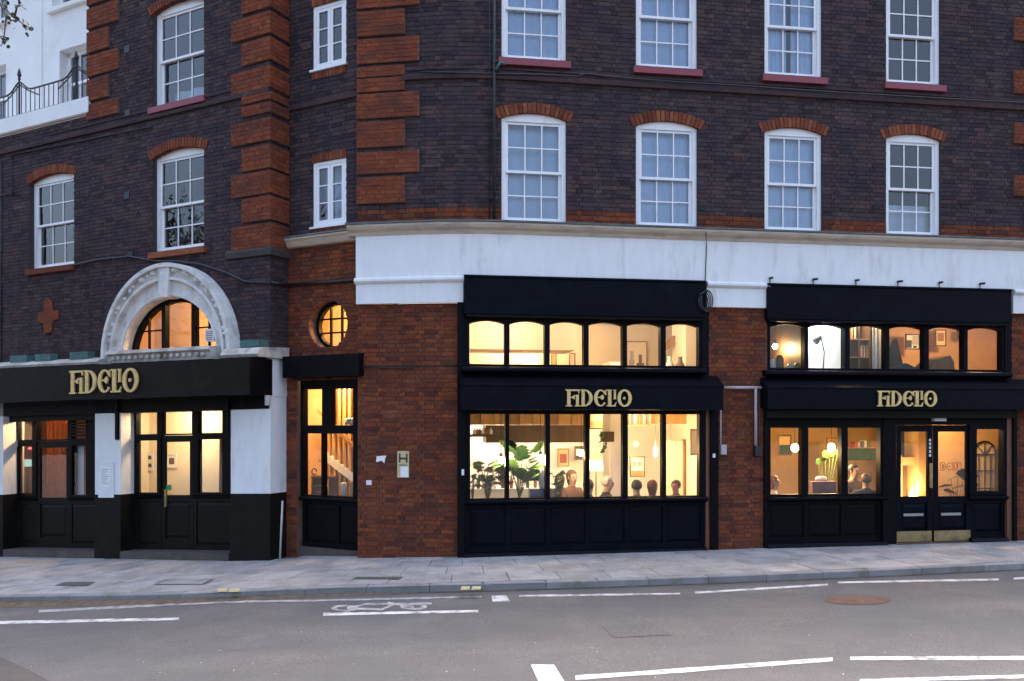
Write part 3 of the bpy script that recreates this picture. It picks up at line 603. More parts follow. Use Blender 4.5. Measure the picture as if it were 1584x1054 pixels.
def quoin_corner(z0, z1, lg):
    a = FL.U(360 if lg else 376); b = UWC; pr = .045; p = MB().box(FL, a, b + pr - .007, z0, z1, -.45, pr - .007).build('quoin_block', 'mortar_red', BLK)
    brick_mesh('brick_face', FL, [(x, y, c, d, e * .6 + pr, f * .5) for x, y, c, d, e, f in brick_list(a, b + pr - .004, z0 + .002, z1 - .002, [])], 'brick_quoin', p, pr - .012, None)
    brick_mesh('brick_face', FW, [(x, y, c, d, e * .6 + pr, f * .5) for x, y, c, d, e, f in brick_list(-pr + .004, .45, z0 + .002, z1 - .002, [])], 'brick_quoin', p, pr - .012, None)
for a, b, lg in ((345, 382, 1), (303, 340, 0), (264, 299, 1), (224, 260, 0), (182, 217, 1), (158, 174, 0), (142, 154, 0), (102, 136, 1), (58, 93, 0), (18, 52, 1), (-22, 12, 0), (-62, -28, 1), (-100, -67, 0)): quoin_corner(zl(418, b), zl(418, a), lg)
for a, b, lg in ((160, 184, 1), (122, 155, 0), (85, 117, 1), (48, 80, 0), (12, 43, 1), (-26, 6, 0), (-62, -32, 1)): quoin(FL, UE - .03, FL.U(185 if lg else 170), zl(150, b), zl(150, a))
sweep(FL, FL.U(352), UWC, [(-.02, 5.22), (.05, 5.22), (.06, 5.32), (.03, 5.38), (-.02, 5.39)], 'plinth_moulding', 'mortar_dark', BLK, 1)
sweep(FW, -.05, .47, [(-.02, 5.22), (.05, 5.22), (.06, 5.32), (.03, 5.38), (-.02, 5.39)], 'plinth_moulding', 'mortar_dark', BLK, 1)
# ------------------------------------------------------------------ recessed bay
HR = []; UR0 = FR.U(440) - .1; UR1 = .35
def casement(px0, px1, top, bot):
    pc = (px0 + px1) / 2; u0, u1, z0, z1 = FR.U(px0), FR.U(px1), FR.Z(pc, bot), FR.Z(pc, top); HR.append(Rect(u0, u1, z0, z1)); r = .02
    m = MB()
    for a in ((u0, u0 + .06, z0, z1), (u1 - .06, u1, z0, z1), (u0 + .06, u1 - .06, z0, z0 + .06), (u0 + .06, u1 - .06, z1 - .06, z1)): m.box(FR, *a, -.12, -r)
    win = m.build('casement_window', 'white_frame', BLK); um = (u0 + u1) / 2
    for a, b in ((u0 + .06, um - .003), (um + .003, u1 - .06)):
        m = MB(); s = .055
        for q in ((a, a + s, z0 + .06, z1 - .06), (b - s, b, z0 + .06, z1 - .06), (a + s, b - s, z0 + .06, z0 + .06 + s), (a + s, b - s, z1 - .06 - s, z1 - .06)): m.box(FR, *q, -.08, -.03)
        y0, y1 = z0 + .06 + s, z1 - .06 - s
        for k in (1, 2): y = y0 + (y1 - y0) * k / 3; m.box(FR, a + s, b - s, y - .01, y + .01, -.07, -.035)
        m.build('casement', 'white_frame', win)
        for k in range(3):
            c, d = y0 + (y1 - y0) * k / 3, y0 + (y1 - y0) * (k + 1) / 3; MB().add([FR.P(a + s, c, -.055), FR.P(b - s, c, -.055), FR.P(b - s, d, -.055), FR.P(a + s, d, -.055)], [(0, 1, 2, 3)]).build('pane', 'glass_window', win)
    B1(FR, u0 - .04, u1 + .04, z0 - .035, z0 - .002, -.1, .05, 'sill', 'white_frame', win)
    nb = 10
    for zz, h in ((z1, .14), (z0 - .16, .12)):
        for k in range(nb):
            x = u0 - .02 + (u1 - u0 + .04) * k / nb; B1(FR, x + .004, x + (u1 - u0 + .04) / nb - .004, zz, zz + h, -.03, .012 + random.uniform(-.003, .003), 'brick', 'brick_arch', win)
    rm = MB(); P = FR.P; U0, U1, Z0, Z1, W0, W1 = u0, u1, z0, z1, -.12, -1.2
    rm.add([P(U0, Z0, W0), P(U1, Z0, W0), P(U1, Z1, W0), P(U0, Z1, W0), P(U0, Z0, W1), P(U1, Z0, W1), P(U1, Z1, W1), P(U0, Z1, W1)], [(4, 5, 6, 7), (0, 1, 5, 4), (3, 7, 6, 2), (0, 4, 7, 3), (1, 2, 6, 5)]).build('room_recess', 'dark_room', win)
casement(484, 535, 248, 349); casement(484, 535, 4, 104)
curtain(FR, HR[0].b[0] + .03, HR[0].b[1] - .03, HR[0].b[2], HR[0].b[3], -.3, 'cloth_blind', 'grey curtain behind the lower narrow casement of the recessed bay', 5, .03)
wq = backing(FR, UR0, UR1, 5.44, 12.2, HR, 'mortar_dark', BLK); brick_mesh('brickwork', FR, brick_list(UR0, UR1, 5.5, 12.2, HR), 'brick_dark', wq)
rd = Disc(FR.U(507), FR.Z(507, 502), .43); sq = Rect(*rd.b)
wq2 = backing(FR, UR0, UR1, 3.0, 5.44, [Rect(*rd.b)], 'mortar_red', BLK, depth=.001); brick_mesh('brickwork', FR, brick_list(UR0, UR1, 3.0, 5.44, [rd]), 'brick_red', wq2)
plate_round_hole(FR, rd, 'mortar_red', BLK, -.012)
sweep(FR, UR0, UR1, [(0, 5.40), (.08, 5.41), (.14, 5.50), (.17, 5.53), (.17, 5.56), (0, 5.58)], 'cornice', 'cornice_paint', BLK, 1)
sweep(FR, UR0, UR1, [(0, 5.58), (.19, 5.565), (.19, 5.59), (0, 5.63)], 'lead_flashing', 'lead', BLK, 1)
sweep(FR, UR0, UR1, [(0, 7.90), (.045, 7.91), (.05, 7.98), (0, 8.01)], 'string_course', 'brick_dark', BLK, 1)
# round window
u, z, r = rd.c; m = MB(); m.ring(FR, arc_pts(u, z, r + .01, 0, 6.2832, 40)[:-1], arc_pts(u, z, r - .06, 0, 6.2832, 40)[:-1], -.30, -.20, True)
rw = m.build('round_window', 'black_paint', BLK); ri = r - .055
for k in (-1, 1):
    h = math.sqrt(ri * ri - (k * ri / 3) ** 2); B1(FR, u + k * ri / 3 - .014, u + k * ri / 3 + .014, z - h, z + h, -.275, -.225, 'glazing_bar', 'black_paint', rw); B1(FR, u - h, u + h, z + k * ri / 3 - .014, z + k * ri / 3 + .014, -.273, -.227, 'glazing_bar', 'black_paint', rw)
for kx in range(3):
    for kz in range(3):
        us_ = np.linspace(u - ri + 2 * ri * kx / 3, u - ri + 2 * ri * (kx + 1) / 3, 9); za, zb = z - ri + 2 * ri * kz / 3, z - ri + 2 * ri * (kz + 1) / 3
        top = []; bot = []
        for x in us_:
            h = math.sqrt(max(0, ri * ri - (x - u) ** 2)); t_, b_ = min(zb, z + h), max(za, z - h)
            if t_ > b_ + 1e-4: top.append((x, t_)); bot.append((x, b_))
        if len(top) > 2: MB().add([FR.P(*p, -.25) for p in bot + top[::-1]], [tuple(range(2 * len(top)))]).build('pane', 'glass_shop', rw)
room(FR, u - 1.5, u + .55, z - .55, z + .7, -.3, -1.4, ['tan_wall', 'tan_wall', 'tan_wall', 'ceiling'], BLK)
# ------------------------------------------------------------------ shopfront helpers
def pane(fr, u0, u1, z0, z1, w, parent, mat='glass_shop', rise=0):
    top = seg_curve(u0, u1, z1 - rise, rise) if rise else [(u0, z1), (u1, z1)]
    e = random.uniform(-.003, .003); pts = [(u1, z0), (u0, z0)] + top
    return MB().add([fr.P(a, b, w + e * (a - u0)) for a, b in pts][::-1], [tuple(range(len(pts)))]).build('pane', mat, parent)
def glazed_row(fr, lights, z0, z1, ua, ub, za, zb, mat, name, rise=0, wg=-.09, w0=-.14, w1=-.02):
    """frame between ua..ub, za..zb with one opening per light; mullions, rails and panes are parts"""
    m = MB()
    if rise:
        for a, b in lights:
            m.prism(fr, [(b, zb), (a, zb)] + seg_curve(a, b, z1 - rise, rise), w0, w1 + .001)
    else: m.box(fr, ua, ub, z1, zb, w0, w1 + .002)
    fw = m.build(name, mat, BLK); B1(fr, ua, ub, za, z0, w0, w1 + .002, 'bottom_rail', mat, fw); ed = [ua] + [x for l in lights for x in l] + [ub]
    for a, b in zip(ed[::2], ed[1::2]): B1(fr, a, b, z0, zb if rise else z1, w0 - .01, w1 + .006, 'mullion', mat, fw)
    for a, b in lights: pane(fr, a - .005, b + .005, z0, z1, wg, fw, rise=rise)
    return fw
def panelled(fr, u0, u1, z0, z1, n, mat, w=-.06, name='stall_riser'):
    m = MB(); s = .07; m.box(fr, u0, u1, z0, z1, w - .05, w - .022)
    m.box(fr, u0, u1, z0, z0 + .09, w - .022, w + .003); m.box(fr, u0, u1, z1 - s, z1, w - .022, w + .003)
    for k in range(n + 1): x = u0 + (u1 - u0 - s) * k / n; m.box(fr, x, x + s, z0 + .09, z1 - s, w - .022, w + .001)
    p = m.build(name, mat, BLK)
    for k in range(n):
        a = u0 + (u1 - u0 - s) * k / n + s + .02; b = u0 + (u1 - u0 - s) * (k + 1) / n - .02; c, d = z0 + .11, z1 - s - .02; q = MB()
        q.add([fr.P(*t) for t in ((a, c, w - .02), (b, c, w - .02), (b, d, w - .02), (a, d, w - .02), (a + .04, c + .04, w - .006), (b - .04, c + .04, w - .006), (b - .04, d - .04, w - .006), (a + .04, d - .04, w - .006))], [(4, 5, 6, 7), (0, 1, 5, 4), (1, 2, 6, 5), (2, 3, 7, 6), (3, 0, 4, 7)]); q.build('panel', mat, p)
    return p
def door(fr, u0, u1, z0, z1, w, gz0, gz1, mat, hand=1, kick=None, bars=()):
    s = .095; m = MB(); d = .045
    for a in ((u0, u0 + s, z0, z1), (u1 - s, u1, z0, z1)): m.box(fr, *a, w - d, w)
    for a in ((z0, z0 + .2), (gz0 - .12, gz0), (gz1, z1)): m.box(fr, u0 + s, u1 - s, *a, w - d, w - .001)
    m.box(fr, u0 + s, u1 - s, z0 + .2, gz0 - .12, w - d + .004, w - .03); o = m.build('door', mat, BLK)
    a, b, c, e = u0 + s + .02, u1 - s - .02, z0 + .22, gz0 - .14; q = MB()
    q.add([fr.P(*t) for t in ((a, c, w - .029), (b, c, w - .029), (b, e, w - .029), (a, e, w - .029), (a + .05, c + .05, w - .008), (b - .05, c + .05, w - .008), (b - .05, e - .05, w - .008), (a + .05, e - .05, w - .008))], [(4, 5, 6, 7), (0, 1, 5, 4), (1, 2, 6, 5), (2, 3, 7, 6), (3, 0, 4, 7)]); q.build('panel', mat, o)
    pane(fr, u0 + s - .005, u1 - s + .005, gz0 - .005, gz1 + .005, w - .025, o)
    if kick: B1(fr, u0 + .01, u1 - .01, z0 + .01, z0 + kick, w, w + .004, 'kick_plate', 'brass', o)
    return o
def fascia(fr, u0, u1, zb, zt, zw, w, mat, name='fascia_board', parent=None):
    m = MB(); m.band(fr, u0, u1, [(-.05, zb + .01), (w, zb), (w, zt), (w - .02, zt + .025), (-.05, zw)]); o = m.build(name, mat, parent or BLK)
    m = MB(); m.band(fr, u0 - .01, u1 + .01, [(w + .006, zt - .012), (w + .012, zt + .02), (.0, zw + .005), (.0, zw - .005), (w - .022, zt + .02)]); m.build('lead_top', 'navy_paint', o)
    m = MB(); m.band(fr, u0 - .004, u1 + .004, [(w - .015, zb - .016), (w + .014, zb - .014), (w + .014, zb + .012), (w - .01, zb + .006)]); m.build('trim', mat, o); return o
# ------------------------------------------------------------------ right-hand range, unit with six lights
U = FB.U; Z = FB.Z
def unit_head(l0, l1, lights_px, top, boxb, wt, wb, tag_):
    ua, ub = U(l0, .12), U(l1, .12)
    m = MB(); zt, zb_ = Z((l0 + l1) / 2, top, .12), Z((l0 + l1) / 2, boxb, .12)
    m.band(FB, ua, ub, [(-.02, zb_ + .01), (.10, zb_), (.12, zb_ + .02), (.13, zt - .05), (.15, zt - .03), (.15, zt), (-.02, zt + .03)]); bx = m.build('blind_box', 'navy_paint', BLK)
    B1(FB, ua + .03, ub - .03, zb_ - .035, zb_ + .005, -.02, .135, 'trim', 'black_paint', bx)
    L = [(U(a, -.05), U(b, -.05)) for a, b in lights_px]
    z0, z1 = Z((l0 + l1) / 2, wb, -.05), Z((l0 + l1) / 2, wt, -.05)
    fw = glazed_row(FB, L, z0, z1, ua + .01, ub - .01, z0 - .06, zb_ + .05, 'navy_paint', 'mezzanine_window', .055)
    m = MB(); zs = z0 - .06; m.band(FB, ua - .04, ub + .03, [(-.1, zs - .1), (.10, zs - .09), (.15, zs - .06), (.15, zs - .02), (.13, zs), (-.1, zs + .03)]); m.build('sill', 'navy_paint', fw)
    return fw, zs
fw1, zs1 = unit_head(718, 1091, [(726, 780), (788, 842), (850, 902), (910, 962), (969, 1021), (1029, 1080)], 430, 490, 499, 565, 'l')
fw2, zs2 = unit_head(1187, 1563, [(1190, 1243), (1249, 1305), (1313, 1368), (1374, 1428), (1435, 1489), (1495, 1548)], 443, 498, 505, 571, 'r')
FWD = .30
FX1 = (U(713, FWD), U(1119, FWD), Z(916, 633, FWD), Z(916, 598, FWD)); FX2 = (U(1188, FWD), 10.1, Z(1380, 632, FWD), Z(1380, 602, FWD))
B1(FB, FX1[0] + .05, FX1[1] - .2, FX1[2] - .02, zs1, -.14, -.03, 'lintel', 'black_paint', BLK); B1(FB, FX2[0], UD0, FX2[2] - .1, zs2, -.14, -.03, 'lintel', 'black_paint', BLK)
fb1 = fascia(FB, *FX1[:2], FX1[2], FX1[3], zs1 - .12, FWD, 'navy_paint'); fb2 = fascia(FB, *FX2[:2], FX2[2], FX2[3], zs2 - .12, FWD, 'navy_paint')
B1(FB, FX2[0] + .05, UD0, FX2[2] - .17, FX2[2] - .02, -.1, .16, 'shutter_housing', 'brown_black', BLK)
B1(FB, U(1091, .12) - .012, UC0 + .075, 2.55, 4.4, -.2, .0, 'pilaster', 'navy_paint', BLK); B1(FB, U(1563, .12) - .012, UD0 + .04, 2.55, 4.4, -.2, .0, 'pilaster', 'navy_paint', BLK)
# lower window of the first unit
L1 = [(U(a, -.07), U(b, -.07)) for a, b in ((727, 781), (787, 843), (850, 904), (911, 962), (970, 1023), (1029, 1080))]
z0, z1 = Z(905, 769, -.07), Z(905, 641, -.07); ua, ub = U(718), U(1092)
sw1 = glazed_row(FB, L1, z0, z1, ua, ub, z0 - .03, FX1[2] + .03, 'black_paint', 'shop_window')
m = MB(); m.band(FB, ua, ub + .02, [(-.14, z0 - .10), (.02, z0 - .10), (.06, z0 - .08), (.075, z0 - .05), (.06, z0 - .025), (-.1, z0 - .012)]); m.build('sill', 'navy_paint', sw1)
panelled(FB, ua + .02, ub, .06, z0 - .10, 6, 'navy_paint')
m = MB(); m.band(FB, ua - .01, ub + .01, [(-.14, -.3), (.07, -.3), (.075, .0), (.03, .055), (-.1, .063)]); m.build('plinth', 'navy_paint', BLK)
B1(FB, U(708), ua + .006, -.3, 2.55, -.2, .05, 'pilaster', 'black_paint', BLK); B1(FB, U(1092) + .006, U(1098), -.3, 2.5, -.16, -.01, 'trim', 'copper_trim', BLK); B1(FB, U(1098), U(1110), -.3, 2.5, -.16, .04, 'pilaster', 'black_paint', BLK)
B1(FB, U(708), ua + .004, 2.55, 4.26, -.2, .02, 'pilaster', 'navy_paint', BLK)
# lower front of the second unit: window, double doors, side light
zt2 = Z(1275, 662, -.07); zb2 = Z(1275, 764, -.07); ZH = FX2[2] - .17
L2 = [(U(a, -.07), U(b, -.07)) for a, b in ((1190, 1238), (1248, 1299), (1309, 1359))]; ua2, ud = U(1186), U(1366)
sw2 = glazed_row(FB, L2, zb2, zt2, ua2, ud, zb2 - .04, ZH + .02, 'black_paint', 'shop_window')
m = MB(); m.band(FB, ua2, ud + .06, [(-.14, zb2 - .12), (.02, zb2 - .12), (.07, zb2 - .09), (.07, zb2 - .05), (-.1, zb2 - .03)]); m.build('sill', 'navy_paint', sw2)
panelled(FB, ua2 + .02, ud, .10, zb2 - .12, 3, 'black_paint')
m = MB(); m.band(FB, ua2, ud + .05, [(-.14, -.3), (.08, -.3), (.085, .04), (.04, .095), (-.1, .103)]); m.build('plinth', 'navy_paint', BLK)
B1(FB, U(1181), ua2 + .004, -.3, 2.5, -.16, .045, 'pilaster', 'black_paint', BLK)
B1(FB, ud, U(1386), -.2, ZH + .02, -.16, .0, 'pilaster', 'black_paint', BLK)
WD = -.06; dz1 = Z(1443, 658, WD); DZ0 = .06
dl = door(FB, U(1386, WD) + .004, U(1442, WD) - .003, DZ0, dz1, WD, Z(1412, 768, WD), Z(1412, 668, WD), 'navy_paint', kick=.2)
dr = door(FB, U(1444, WD) + .001, U(1502, WD) - .004, DZ0, dz1, WD, Z(1472, 768, WD), Z(1472, 668, WD), 'navy_paint', kick=.2)
B1(FB, U(1437, WD), U(1441, WD), 1.05, 1.5, WD, WD + .035, 'handle', 'brass', dl)
for a, b, o in ((1397, 1428, dl), (1455, 1486, dr)): B1(FB, U(a, WD), U(b, WD), Z(1440, 798, WD), Z(1440, 794, WD), WD, WD + .012, 'letter_plate', 'steel', o)
for k in range(5): B1(FB, U(1437.2, WD), U(1440, WD), 1.62 + k * .07, 1.665 + k * .07, WD, WD + .004, 'door_number', 'paper', dl)
B1(FB, U(1386), U(1502), dz1 + .004, ZH + .02, -.16, -.005, 'lintel', 'black_paint', BLK); B1(FB, U(1386), U(1502), -.2, .05, -.2, .07, 'step', 'step_stone', BLK)
us0, us1 = U(1502), U(1558); sl = glazed_row(FB, [(U(1508, -.07), U(1549, -.07))], Z(1530, 760, -.07), Z(1530, 664, -.07), us0, us1, Z(1530, 766, -.07), ZH + .02, 'navy_paint', 'side_light')
zq = Z(1530, 766, -.07); m = MB(); m.band(FB, us0, us1, [(-.14, zq - .08), (.02, zq - .08), (.05, zq - .05), (.05, zq - .02), (-.1, zq + .002)]); m.build('sill', 'navy_paint', sl)
panelled(FB, us0 + .01, us1, .12, zq - .08, 1, 'navy_paint'); m = MB(); m.band(FB, us0, us1, [(-.14, -.3), (.06, -.3), (.06, .06), (.02, .115), (-.1, .123)]); m.build('plinth', 'navy_paint', BLK)
B1(FB, us1, UD0 + .03, -.3, 2.5, -.2, .0, 'trim', 'copper_trim', BLK); B1(FB, UD0 + .03, UD0 + .10, -.3, 2.5, -.1, .05, 'pilaster', 'black_paint', BLK)
# ------------------------------------------------------------------ recessed bay shopfront
RW = .30; zf0, zf1 = FR.Z(500, 583, RW), FR.Z(500, 549, RW)
m = MB(); m.band(FR, FR.U(437, RW), FR.U(555, RW), [(-.05, zf0), (RW, zf0), (RW, zf1), (-.05, zf1 + .03)]); m.build('fascia_board', 'black_paint', BLK)
ru = [(FR.U(472, -.07), FR.U(501, -.07)), (FR.U(515, -.07), FR.U(549, -.07))]; ra, rb = FR.U(464), .3
rlo = [(ru[0][0], FR.U(500, -.07)), (FR.U(502, -.07), ru[1][1])]
zt0, zt1, zm, zb = FR.Z(510, 658, -.07), FR.Z(510, 602, -.07), FR.Z(510, 671, -.07), FR.Z(510, 767, -.07)
glazed_row(FR, ru, zt0, zt1, ra, rb, zt0 - .02, zf0 + .03, 'black_paint', 'transom_window'); bw = glazed_row(FR, rlo, zb, zm, ra, rb, zb - .04, zt0 - .018, 'black_paint', 'shop_window')
m = MB(); m.band(FR, ra, rb, [(-.14, zb - .09), (.03, zb - .09), (.05, zb - .06), (.04, zb - .03), (-.1, zb - .02)]); m.build('sill', 'black_paint', bw)
panelled(FR, ra + .01, rb, -.0, zb - .09, 2, 'black_paint'); B1(FR, ra, rb, -.5, .005, -.2, .03, 'plinth', 'step_stone', BLK)
_a, _b = FR.U(440), FR.U(463); wpb = backing(FR, _a, _b, -.5, zf0, [], 'mortar_red', BLK, 'pier', w=.05); brick_mesh('brickwork', FR, [(a, b, c, d, e + .062, f) for a, b, c, d, e, f in brick_list(_a, _b, -.5, zf0, [])], 'brick_red', wpb, .05)
B1(FR, _b - .002, _b + .002, -.5, zf0, -.15, .055, 'pier', 'mortar_red', BLK)
# ------------------------------------------------------------------ left wing shopfronts (frame FS follows the slope of the street)
def S(px, w=0): return FS.U(px, w)
def SZ(px, py, w=0): return FS.Z(px, py, w)
LWD = .5; lf0, lf1 = SZ(200, 616, LWD), SZ(200, 562, LWD); uf0, uf1 = -17.5, FS.U(386, LWD)
m = MB(); m.band(FS, uf0, uf1, [(-.02, lf0), (LWD, lf0), (LWD, lf1), (-.02, lf1 + .02)], 6); fbl = m.build('fascia_board', 'brown_black', BLK)
B1(FS, uf1 - .002, uf1 + .03, lf0 - .01, lf1 + .005, -.02, LWD + .012, 'end_cap', 'black_paint', fbl)
B1(FS, -17.5, UWC - .02, lf0 - .25, lf0 + .02, -.5, .0, 'lintel', 'black_paint', BLK)
B1(FL, -17.5, UWC - .02, lf0, 3.41, -.3, -.013, 'lintel', 'black_paint', BLK)
# ledge of worn stone over the fascia, with lead and verdigris
sweep(FL, -17.5, UARC - RO + .1, [(-.02, 3.37), (.40, 3.385), (.42, 3.43), (.36, 3.47), (.20, 3.52), (-.02, 3.56)], 'stone_ledge', 'stone', BLK, 1)
sweep(FL, UARC - RI - .12, UARC + RI + .12, [(-.2, 3.39), (.34, 3.39), (.36, 3.52), (.42, 3.56), (.40, 3.62), (-.2, 3.66)], 'stone_sill', 'stone', BLK, 1)
for k in range(16): x = UARC - RI + .05 + k * (2 * RI - .1) / 15; B1(FL, x - .035, x + .035, 3.45 + .003 * (k % 3), 3.515, .33, .40 + .006 * (k % 2), 'dentil', 'stone', BLK)
sweep(FL, UARC + RO - .1, UWC + .08, [(-.4, 3.39), (.36, 3.39), (.40, 3.44), (.36, 3.50), (.28, 3.56), (-.4, 3.6)], 'stone_cap', 'stone', BLK, 1)
for a, b in ((20, 45), (58, 82), (112, 140)): B1(FL, FL.U(a, .2), FL.U(b, .2), 3.5, 3.66, .1, .26, 'lead_saddle', 'verdigris', BLK)
B1(FL, FL.U(376, .2), UWC - .02, 3.58, 3.70, .0, .26, 'lead_saddle', 'verdigris', BLK)
# the arch: inner ring, outer carved ring, keystone, bosses
def arch_ring(r0, r1, w0, w1, name, mat, parent, zdrop=0.0, n=40):
    o = arc_pts(UARC, ZAR, r1[0], math.pi, 0, n, r1[1]); i = arc_pts(UARC, ZAR, r0[0], math.pi, 0, n, r0[1])
    if zdrop: o = [(UARC - r1[0], ZAR - zdrop)] + o + [(UARC + r1[0], ZAR - zdrop)]; i = [(UARC - r0[0], ZAR - zdrop)] + i + [(UARC + r0[0], ZAR - zdrop)]
    return MB().ring(FL, o, i, w0, w1).build(name, mat, parent)
RQ = (1.50, 1.43)
arch = arch_ring((RI, RIZ), RQ, -.22, .13, 'stone_arch', 'arch_paint', BLK, .1)
arch_ring((RI + .02, RIZ + .02), (RI + .07, RIZ + .08), .12, .15, 'moulding', 'arch_paint', arch, .1); arch_ring((RQ[0] - .001, RQ[1] - .001), (RO - .03, RO - .03), -.1, .19, 'carved_ring', 'stone', arch, .14); arch_ring((RO - .075, RO - .075), (RO, RO), -.1, .27, 'hood_moulding', 'arch_paint', arch, .14); arch_ring((RQ[0] - .02, RQ[1] - .02), (RQ[0] + .03, RQ[1] + .03), .12, .225, 'moulding', 'arch_paint', arch, .1)
MB().prism(FL, [(UARC - .11, ZAR + RIZ - .02), (UARC + .11, ZAR + RIZ - .02), (UARC + .16, ZAR + RO - .06), (UARC - .16, ZAR + RO - .06)], -.05, .238).build('keystone', 'arch_paint', arch)
for k in range(26):
    a = math.pi * (k + .5 + .25 * math.sin(k * 2.3)) / 26
    if abs(a - math.pi / 2) < .16: continue
    m = MB(); rr = (RQ[0] + RO - .03) / 2 + .012 * math.sin(k * 1.9); p = FL.P(UARC + rr * math.cos(a), ZAR + rr * math.sin(a), .185); m.ball(p, .045 + .02 * math.sin(k * 1.3) ** 2, 6, (1.5 if k % 3 else .8, .6, .7 if k % 2 else 1.1)); m.build('carved_boss', 'arch_paint', arch, True)
# fanlight
fl = MB().ring(FL, arc_pts(UARC, ZAR, RI + .01, math.pi, 0, 36, RIZ + .01), arc_pts(UARC, ZAR, RI - .07, math.pi, 0, 36, RIZ - .07), -.18, -.06).build('fanlight', 'black_paint', BLK)
B1(FL, UARC - RI, UARC + RI, ZAR - .02, ZAR + .15, -.18, -.055, 'rail', 'black_paint', fl)
fm = (FL.U(255, -.1), FL.U(301, -.1)); rg, rgz = RI - .06, RIZ - .06
def fz(x): return ZAR + rgz * math.sqrt(max(0, 1 - ((x - UARC) / rg) ** 2))
for x in fm: B1(FL, x - .05, x + .05, ZAR + .15, fz(x), -.17, -.065, 'mullion', 'black_paint', fl)
for a, b in ((UARC - rg, fm[0]), (fm[0], fm[1]), (fm[1], UARC + rg)):
    xs = np.linspace(a, b, 14); pts = [(b, ZAR + .1), (a, ZAR + .1)] + [(x, max(ZAR + .101, fz(x))) for x in xs]
    MB().add([FL.P(x, y, -.12) for x, y in pts][::-1], [tuple(range(len(pts)))]).build('pane', 'glass_shop', fl)
for a, b in ((UARC - 1.04, fm[0]), (fm[1], UARC + 1.04)): B1(FL, a, b, ZAR + .5, ZAR + .525, -.14, -.10, 'glazing_bar', 'black_paint', fl)
for x in (UARC - .80, UARC + .82): B1(FL, x - .014, x + .014, ZAR + .15, fz(x), -.142, -.098, 'glazing_bar', 'black_paint', fl)
ac = B1(FL, FL.U(318), FL.U(332), zl(325, 528), zl(325, 509), -.12, .02, 'vent', 'plastic_white', fl)
for k in range(5): z_ = zl(325, 526) + k * .035; B1(FL, FL.U(320), FL.U(330), z_, z_ + .014,   .02, .025, 'vent_slat', 'lead', fl)
room(FL, UARC - 2.8, UARC + 1.3, 3.45, 4.9, -.30, -1.9, ['tan_wall', 'orange_wall', 'floor_wood', 'ceiling'], BLK)
# piers: white above, black dado below
def pier(a, b, zs, w0=-.47):
    B1(FS, a, b, zs, lf0 - .0, w0, .0, 'pier', 'white_paint', BLK); B1(FS, a - .003, b + .003, -1.2, zs - .002, w0, .012, 'pier_base', 'brown_black', BLK)
B1(FW, .002, .46, lf0 - .02, 3.385, -.3, .014, 'pier', 'white_paint', BLK); zd = SZ(280, 765); pier(-17.5, S(5), zd); pier(S(147), S(187), zd); pier(S(357), UWC + .002, zd + .01, -.465)
RWD = -.36
def shop_l(pa, pb, lights, dpx, tr, head_py, base_py, solid=None):
    """transom lights over side light, door, side light"""
    ua, ub = S(pa), S(pb); w = RWD; uo = lambda p: S(p, w + .05); mid = (pa + pb) / 2
    zt1, zt0, zl1, zl0 = [SZ(mid, y, w) for y in tr]; zh = lf0 - .2
    L = [(uo(a), uo(b)) for a, b in lights]
    glazed_row(FS, L, zt0, zt1, ua, ub, zt0 - .03, zh, 'black_paint', 'transom_window', 0, w + .02, w - .05, w + .05)
    zg = SZ(mid, base_py, w)
    for k in (0, 2):
        a, b = L[k]; a0, b0 = (ua, L[1][0] - .02) if k == 0 else (L[1][1] + .02, ub)
        fw = glazed_row(FS, [(a, b)], zl0, zl1, a0, b0, zl0 - .05, zt0 - .028, 'black_paint', 'side_light', 0, w + .02, w - .05, w + .05)
        m = MB(); m.band(FS, a0, b0, [(w - .06, zl0 - .10), (w + .07, zl0 - .10), (w + .09, zl0 - .07), (w - .05, zl0 - .04)]); m.build('sill', 'black_paint', fw)
        panelled(FS, a0 + .005, b0 - .005, zg + .03, zl0 - .10, 1, 'brown_black', w + .03)
    d = door(FS, L[1][0] - .015, L[1][1] + .015, zg + .04, zt0 - .035, w + .03, SZ(mid, tr[3] + 4, w), SZ(mid, tr[2] + 3, w), 'brown_black')
    B1(FS, ua, ub, zg - .5, zg + .035, w - .3, .02, 'step', 'step_stone', BLK); return L, d, zt0, zl0, zl1, zg
LA = shop_l(187, 354, [(211, 243), (250, 297), (306, 344)], None, (621, 671, 681, 762), 0, 853)
LBs = shop_l(6, 147, [(20, 50), (57, 105), (111, 133)], None, (645, 680, 690, 766), 0, 850)
B1(FS, S(254, RWD + .06), S(257, RWD + .06), SZ(255, 784, RWD), SZ(255, 757, RWD), RWD + .03, RWD + .06, 'handle', 'brass', LA[1])
B1(FS, S(6), S(140), lf0 - .36, lf0 - .22, -.3, -.12, 'shutter_housing', 'brown_black', BLK)
for k in range(6): zz = LBs[2] + .05 + k * .06; B1(FS, S(111, RWD + .06), S(134, RWD + .06), zz, zz + .035, RWD + .052, RWD + .07, 'louvre_slat', 'brown_black', BLK)
for px in (181, 352): B1(FS, S(px), S(px + 4), lf0 - .75, lf0 - .02, .0, .05, 'bracket', 'black_paint', BLK)
# rooms behind the left wing shops
zfl = -.45
room(FS, -6.6, S(357) + .02, LA[5], lf0 - .02, RWD - .04, RWD - 1.25, ['cream_wall', 'cream_wall', 'floor_wood', 'ceiling'], BLK)
room(FS, -12.4, -6.65, LBs[5], lf0 - .02, RWD - .04, RWD - 3.0, ['dim_red_room', 'dim_red_room', 'floor_wood', 'dark_wood'], BLK)
room(FR, -2.42, 1.1, .0, zf0 + .1, -.16, -1.35, ['orange_wall', 'cream_wall', 'floor_wood', 'ceiling'], BLK)
